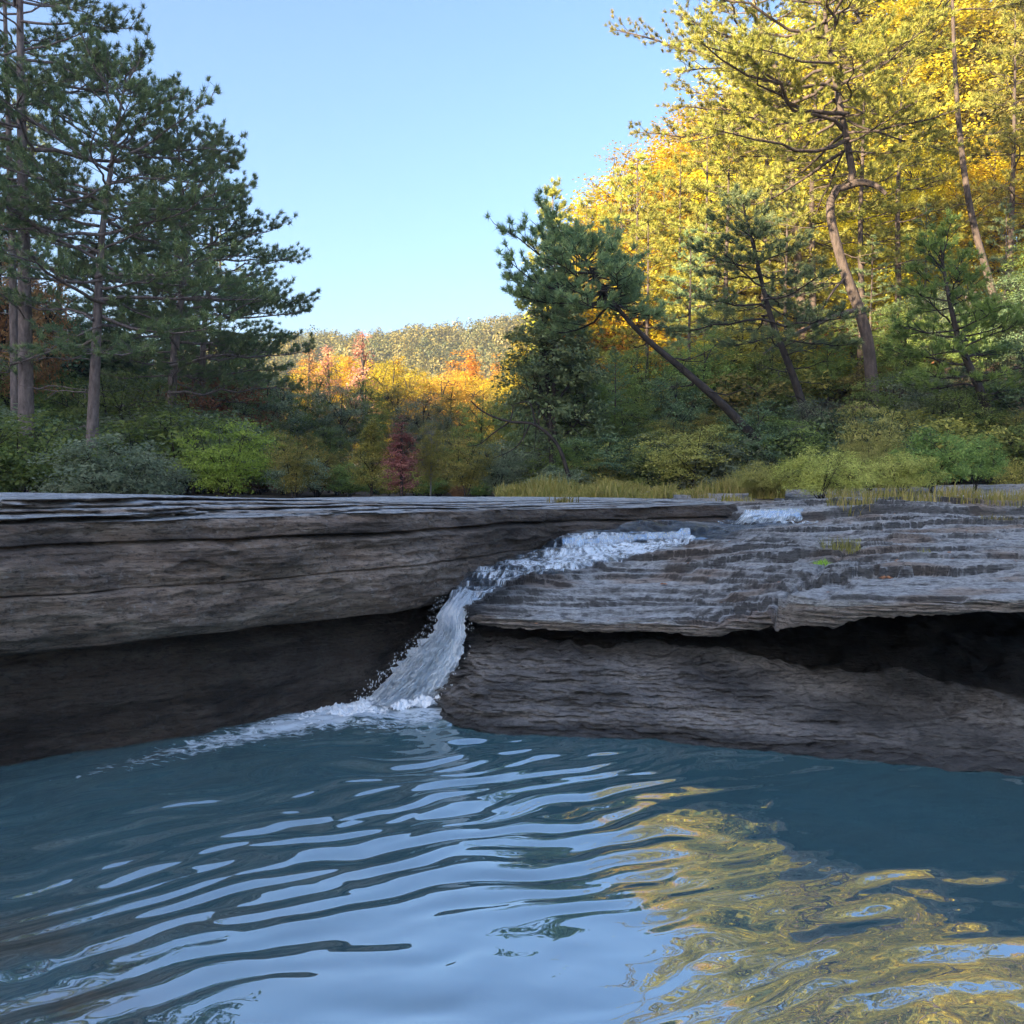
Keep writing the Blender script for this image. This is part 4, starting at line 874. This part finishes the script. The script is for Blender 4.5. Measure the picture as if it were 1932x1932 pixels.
# ---- wooded slope on the sunlit side
G5 = 'yellow trees on the sunlit slope'
for px, d, top, mt, kd in ((1110,60,395,'yellow','tall'),(1150,64,330,'olive','tall'),(1200,58,255,'gold','tall'),(1250,62,265,'yellow','round'),(1300,66,190,'gold','tall'),(1350,60,150,'gold','tall'),(1420,64,120,'yellow','tall'),(1480,58,90,'yellow','round'),(1560,62,-60,'yellow','tall'),(1640,56,-120,'yellow','tall'),(1700,60,-120,'olive','tall'),(1770,54,-100,'yellow','tall'),(1850,58,-140,'yellow','tall'),(1920,52,-120,'olive','tall'),(1990,56,-160,'yellow','tall'),(2080,54,-180,'gold','tall'),(2170,50,-160,'yellow','tall'),(2270,52,-180,'yellow','tall'),(2380,50,-160,'gold','tall'),
        (1130,52,500,'olive','round'),(1185,50,450,'orange','round'),(1240,49,430,'gold','round'),(1290,50,460,'orange','round'),(1340,52,400,'yellow','round'),(1420,50,380,'yellow','round'),(1500,52,330,'yellow','tall'),(1690,46,330,'yellow','round'),(1740,47,250,'yellow','tall'),(1800,45,300,'yellow','round'),(1870,44,220,'gold','tall'),(1940,44,260,'yellow','round'),(1640,48,420,'yellow','round'),(1570,50,420,'olive','round')):
    put(kd, px, d, top, mt, 'yellow leaved tree glowing in the sun on the wooded slope', group=G5, wide=1.15)
G6 = 'sunlit pines on the wooded slope'
for px, d, top, mt in ((1170,54,330,'pine_sunlit'),(1105,56,385,'pine_sunlit'),(1330,46,230,'pine_sunlit'),(1390,48,170,'pine_sunlit'),(1250,52,330,'pine_sunlit'),(1690,42,60,'pine_sunlit'),(1900,40,20,'pine_sunlit'),(1620,38,90,'pine_sunlit'),(1370,40,230,'pine_sunlit'),(1440,41,60,'pine_sunlit'),(1280,46,300,'pine_sunlit'),(1530,40,10,'pine_sunlit'),(1220,44,380,'pine_sunlit'),(1450,45,330,'pine_sunlit'),(1330,42,420,'pine'),(1740,40,380,'pine'),(1480,38,340,'pine'),(1640,36,450,'pine'),(1890,36,380,'pine'),(1300,38,440,'pine'),(1960,34,470,'pine'),(1045,27,435,'pine'),(1090,28,590,'pine'),(1018,30,640,'pine'),(1160,29,660,'pine'),(1960,40,-160,'pine_sunlit'),(1200,47,300,'pine_sunlit')):
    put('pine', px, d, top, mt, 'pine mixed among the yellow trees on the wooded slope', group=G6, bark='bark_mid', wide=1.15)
G7 = 'shaded trees at the foot of the slope'
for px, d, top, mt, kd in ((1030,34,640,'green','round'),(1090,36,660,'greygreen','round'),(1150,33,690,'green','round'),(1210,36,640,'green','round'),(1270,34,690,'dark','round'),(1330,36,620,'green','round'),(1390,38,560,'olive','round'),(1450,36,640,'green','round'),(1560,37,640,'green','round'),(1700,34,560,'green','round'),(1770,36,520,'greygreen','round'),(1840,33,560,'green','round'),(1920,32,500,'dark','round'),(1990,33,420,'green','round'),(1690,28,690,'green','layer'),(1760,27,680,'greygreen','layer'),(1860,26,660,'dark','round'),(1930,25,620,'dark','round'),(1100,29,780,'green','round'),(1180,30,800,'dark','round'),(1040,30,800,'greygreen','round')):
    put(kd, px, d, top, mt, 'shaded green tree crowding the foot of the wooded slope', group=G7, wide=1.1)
put('cone', 1046, 27, 450, 'pine', 'dark green conifer with boughs to the ground below the leaning pine crown', wide=1.0)
put('cone', 1100, 28, 660, 'green', 'green conical tree under the leaning pine beside the dark conifer', wide=1.3)
put('layer', 1350, 25.5, 790, 'olive', 'small pale green tree under the leaning pine trunk', wide=.55)
put('layer', 1650, 21, 745, 'feather', 'flat topped shrub with pale twigs above the feathery bush', wide=.7, var=1)
G8 = 'bushes covering the foot of the wooded slope'
_r = np.random.default_rng(21)
for i in range(44):
    px = 1010 + i * 23 + _r.uniform(-15, 15); d = _r.uniform(23, 34)
    put(('bush', 'layer', 'bush', 'round')[i % 4], px, d, _r.uniform(770, 850) - (px - 1400) * .08 - 30 * (i % 4 == 3), ('green', 'olive', 'greygreen', 'green', 'olive', 'dark', 'feather')[i % 7], 'shaded bush in the undergrowth at the foot of the wooded slope', 'bush', G8, wide=1.3)
for i in range(26):
    px = 1350 + i * 26 + _r.uniform(-15, 15); d = _r.uniform(36, 50)
    put('bush', px, d, _r.uniform(600, 720) - (px - 1400) * .1, ('olive', 'yellow', 'green', 'rust')[i % 4], 'bush dotting the leaf covered slope between the trunks', 'bush', 'bushes on the leaf covered slope', wide=1.4)
G9 = 'bushes along the foot of the valley thicket'
for i in range(30):
    px = 420 + i * 21 + _r.uniform(-12, 12); d = _r.uniform(28, 40)
    put('bush', px, d, _r.uniform(835, 915), ('green', 'olive', 'olive', 'rust', 'greygreen', 'green', 'olive')[i % 7], 'dim bush along the foot of the valley thicket', 'bush', G9, wide=1.35)
G10 = 'bushes under the tall pines'
for i in range(16):
    px = -60 + i * 32 + _r.uniform(-12, 12); d = _r.uniform(26, 36)
    put('bush', px, d, _r.uniform(740, 840), ('green', 'greygreen', 'dark', 'green')[i % 4], 'shaded bush under the tall straight pines', 'bush', G10, wide=1.3)
# ---- shrubs on the rock bank
put('feather', 1440, 16.5, 868, 'feather', 'low feathery yellow green shrub at the edge of the rock shelf', 'bush', base_z=1.5, wide=1.1)
put('feather', 1550, 16.0, 840, 'feather', 'feathery shrub standing directly above the small cascade', 'bush', base_z=1.42)
put('feather', 1640, 18.0, 830, 'feather', 'feathery shrub with a bare grey stem between larger bushes', 'bush')
put('bush', 1760, 17.0, 800, 'green', 'big rounded green bush overhanging a dark hollow on the bank', 'bush', wide=.95, base_z=1.5)
put('bush', 1840, 18.0, 815, 'green', 'green bush joined to the big rounded bush', 'bush', wide=.8)
put('feather', 1700, 16.5, 850, 'feather', 'yellow green shrub at the foot of the big rounded bush', 'bush')
put('bush', 1920, 20.0, 860, 'olive', 'olive shrub at the frame edge behind the rock steps', 'bush', wide=.7)

# ------------------------------------------------------------------ grass
def blades(pts, hs, rg, w=0.010, lean=0.5):
    n = len(pts); az = rg.uniform(0, 6.283, n); l = rg.uniform(.1, lean, n); d = np.stack([np.cos(az), np.sin(az), 0 * az], -1); s = np.stack([-np.sin(az), np.cos(az), 0 * az], -1)
    ww = w * rg.uniform(.6, 1.4, n)[:, None]; rows = []
    for f, wf in ((0, 1), (.45, .85), (.8, .5), (1, .05)):
        c_ = pts + d * (hs * l * f * f)[:, None] + np.array([0, 0, 1.0]) * (hs * f * (1 - .25 * l * f))[:, None]
        rows += [c_ - s * ww * wf, c_ + s * ww * wf]
    v = np.stack(rows, 1); i = np.arange(n)[:, None] * 8
    q = np.concatenate([i + np.array([[0, 1, 3, 2]]) + k for k in (0, 2, 4)], 0)
    return v.reshape(-1, 3), q, np.repeat(rg.random(n), 8)
rg = np.random.default_rng(77)
N = 26000
px_ = rg.uniform(935, 1480, N); dd = 15.5 + rg.gamma(2.0, 1.1, N); gxs = (px_ - 966) / FPX * dd
keepg = pn(gxs * 0.9, dd * 0.7, 0, 71) > 0.0
gxs, dd = gxs[keepg], dd[keepg]
zg = 1.36 + 0.028 * (dd - 13) + 0.02 * np.maximum(gxs - 4, 0)
zg = np.where(dd > 19.8, np.minimum(zg, ground_z(gxs, dd) + 0.25), zg)
v, q, cl = blades(np.stack([gxs, dd, zg - 0.02], -1), rg.uniform(.06, .24, len(gxs)) * np.clip(1 + 1.6 * pn(gxs * 1.1, dd * .6, 0, 72), .35, 2.2), rg, .008, .9)
tag(obj('grass', raw_mesh('grass', v, q, attrs={'clump': cl}), M['grass']), kind='stuff')
N = 3000
px_ = rg.uniform(1560, 1990, N); py_ = 955 + rg.normal(0, 9, N); dd = rg.uniform(12.6, 14.5, N); gxs = (px_ - 966) / FPX * dd
kk = pn(gxs * 1.6, dd * 1.6, 0, 73) > 0.05; gxs, dd = gxs[kk], dd[kk]
v, q, cl = blades(np.stack([gxs, dd, slab_z(gxs, dd) - 0.01], -1), rg.uniform(.08, .24, len(gxs)), rg, .006, .7)
tag(obj('grass', raw_mesh('shelf_grass', v, q, attrs={'clump': cl}), M['grass']), kind='stuff')
def tuft(px, py, z, n, h, sx, sy, label, mat='grass'):
    p0 = at_z(px, py, z); P = np.stack([np.clip(rg.normal(0, sx * .8, n), -1.5*sx, 1.5*sx), np.clip(rg.normal(0, sy * .8, n), -1.5*sy, 1.5*sy), np.zeros(n)], -1)
    zz_ = slab_z(p0[0] + P[:, 0], p0[1] + P[:, 1]); z0 = float(zz_.mean()); P[:, 2] = zz_ - z0 - .01
    v, q, cl = blades(P, rg.uniform(.4, 1, n) * h, rg, .0035, .9)
    tag(obj('grass_tuft', raw_mesh('grass_tuft', v, q, attrs={'clump': cl}), M[mat], None, (p0[0], p0[1], z0)), label, 'grass tuft')
tuft(1590, 1052, 1.06, 130, .17, .12, .05, 'wispy grass tuft in the crack behind the raised slab block', 'feather')
tuft(1553, 1068, 1.02, 110, .07, .06, .03, 'small bright green plant at the head of the slab crack', 'bright')
tuft(1738, 1048, 1.10, 60, .10, .06, .03, 'small grass tuft alone on the open grey slab', 'feather')
tuft(1620, 1030, 1.1, 30, .10, .05, .03, 'sparse grass sprigs upslope of the wispy tuft', 'feather')
tuft(1890, 985, 1.27, 60, .14, .16, .05, 'dry grass tuft on the slab near the frame edge', 'grass')
def ledge_tuft(px, py, z, n, h, label, mat):
    p0 = at_z(px, py, z); P = np.stack([rg.normal(0, .08, n), rg.normal(0, .05, n), np.zeros(n)], -1)
    v, q, cl = blades(P, rg.uniform(.4, 1, n) * h, rg, .006, .9)
    tag(obj('grass_tuft', raw_mesh('grass_tuft', v, q, attrs={'clump': cl}), M[mat], None, tuple(p0)), label, 'grass tuft')
ledge_tuft(1212, 1002, 1.16, 160, .16, 'green moss tuft at the foot of the ledge wall beside the stream', 'bright')
ledge_tuft(1060, 948, 1.52, 60, .10, 'tiny grass tuft growing on the rim of the rock ledge', 'olive')
ledge_tuft(1320, 940, 1.52, 90, .14, 'yellowish grass tuft on the ledge rim near the cascade', 'grass')

# fallen leaves on the stone
def dead_leaf(px, py, z, s, label):
    p0 = at_z(px, py, z); z0 = float(slab_z(np.array([p0[0]]), np.array([p0[1]]))[0])
    a = np.linspace(0, 2 * math.pi, 11)[:-1]; r = s * (1 + .45 * np.cos(5 * a)) * .5
    v = np.stack([r * np.cos(a), r * np.sin(a), s * .22 * np.abs(np.sin(2.5 * a)) + .012], -1); v = np.vstack([[0, 0, .012], v])
    bt = v - np.array([0, 0, .0025]); n = len(v)
    f = [(0, 1 + i, 1 + (i + 1) % 10) for i in range(10)]; g = [(n, n + 1 + (i + 1) % 10, n + 1 + i) for i in range(10)]
    e = [(1 + i, n + 1 + i, n + 1 + (i + 1) % 10, 1 + (i + 1) % 10) for i in range(10)]
    tag(obj('fallen_leaf', raw_mesh('fallen_leaf', np.vstack([v, bt]), e, f + g, smooth=False), M['leafbrown'], None, (p0[0], p0[1], z0)), label, 'leaf')
M['leafbrown'] = plain('dry_leaf', (.42, .20, .10), .7)
dead_leaf(1672, 1102, 1.0, .075, 'dry curled tan leaf lying on the raised slab block')
dead_leaf(1757, 1051, 1.09, .07, 'dry orange leaf beside the small grass tuft')
dead_leaf(1252, 1104, .85, .05, 'dry brown leaf lying on the stepped slab above the lip')

rg = np.random.default_rng(31); lt = Soup()
for i in range(260):
    if i % 3: px, py = rg.uniform(1000, 1990), rg.uniform(985, 1130); p0 = at_z(px, py, 1.05); z0 = None
    else: px, py = rg.uniform(1560, 1990), rg.uniform(962, 985); p0 = at_z(px, py, 1.3); z0 = None
    xx, yy = p0[0], p0[1]
    if yy < 6.9: continue
    z0 = float(slab_z(np.array([xx]), np.array([yy]))[0]); a = rg.uniform(0, 6.28); l = rg.uniform(.015, .04); w = l * rg.uniform(.15, .5); d = np.array([math.cos(a), math.sin(a), rg.uniform(-.1, .3)]); sd2 = np.array([-math.sin(a), math.cos(a), rg.uniform(-.3, .3)])
    b = np.array([xx, yy, z0 + .006]); lt.add(np.array([b, b + d * l * .5 + sd2 * w, b + d * l, b + d * l * .5 - sd2 * w]), q=[(0, 1, 2, 3)])
tag(obj('fallen_leaves', lt.mesh('fallen_leaves', False), M['leafbrown']), kind='stuff')

# ------------------------------------------------------------------ far wooded hill: one mass of crowns
rg = np.random.default_rng(9)
Vs, Qs, Cs, n0 = [], [], [], 0
for _ in range(1500):
    y = rg.uniform(150, 345); x = rg.uniform(-0.36, 0.22) * y
    if _ % 3 == 0: y = rg.uniform(235, 300); x = rg.uniform(-.30, .12) * y
    z = float(ground_z(x, y)); h = rg.uniform(4, 11); w = rg.uniform(1.6, 4.6); nq = 360
    u = unit(rg.normal(0, 1, (nq, 3))); u[:, 2] = np.abs(u[:, 2]) * 1.1 - .25
    b = np.array([x, y, z + h * .5]) + u * np.array([w, w, h * .5]) * rg.uniform(.75, 1.05, (nq, 1))
    nr = unit(u + rg.normal(0, .28, (nq, 3))); a = unit(np.cross(nr, rg.normal(0, 1, (nq, 3)))); s = np.cross(nr, a); l = rg.uniform(.32, .72, (nq, 1))
    v = np.stack([b, b + a * l * .5 + s * l * .35, b + a * l, b + a * l * .5 - s * l * .35], 1).reshape(-1, 3)
    Vs.append(v); Qs.append(np.arange(nq * 4).reshape(-1, 4) + n0); n0 += nq * 4; Cs.append(np.full(nq * 4, np.clip(rg.normal(.45, .3), 0, 1)))
tag(obj('forest', raw_mesh('forest', np.concatenate(Vs), np.concatenate(Qs), smooth=False, attrs={'clump': np.concatenate(Cs)}), M['far']), kind='stuff', label='sunlit mixed forest covering the far hill')

# ------------------------------------------------------------------ valley air
hz = NT('valley_haze'); hz_v = hz.n('VolumePrincipled'); hz_v.inputs['Color'].default_value = (.80, .88, 1.0, 1); hz_v.inputs['Density'].default_value = 0.0006; hz_v.inputs['Anisotropy'].default_value = 0.2
hz.l(hz_v.outputs[0], hz.out.inputs['Volume'])
hb = 480.0; hx = np.array([(x_, y_, z_) for z_ in (-3.5, 62.0) for y_ in (-hb, hb) for x_ in (-hb, hb)])
tag(obj('haze', raw_mesh('haze', hx, [(0, 2, 3, 1), (4, 5, 7, 6), (0, 1, 5, 4), (1, 3, 7, 5), (3, 2, 6, 7), (2, 0, 4, 6)], smooth=False), hz.m), kind='stuff')

# ------------------------------------------------------------------ render
scene.render.engine = 'CYCLES'
cy = scene.cycles
cy.volume_bounces = 0; cy.max_bounces = 7; cy.diffuse_bounces = 3; cy.glossy_bounces = 3; cy.transmission_bounces = 4; cy.transparent_max_bounces = 10
cy.caustics_reflective = False; cy.caustics_refractive = False
cy.use_adaptive_sampling = True; cy.adaptive_threshold = 0.02
cy.use_denoising = True
try: cy.denoiser = 'OPENIMAGEDENOISE'
except Exception: pass
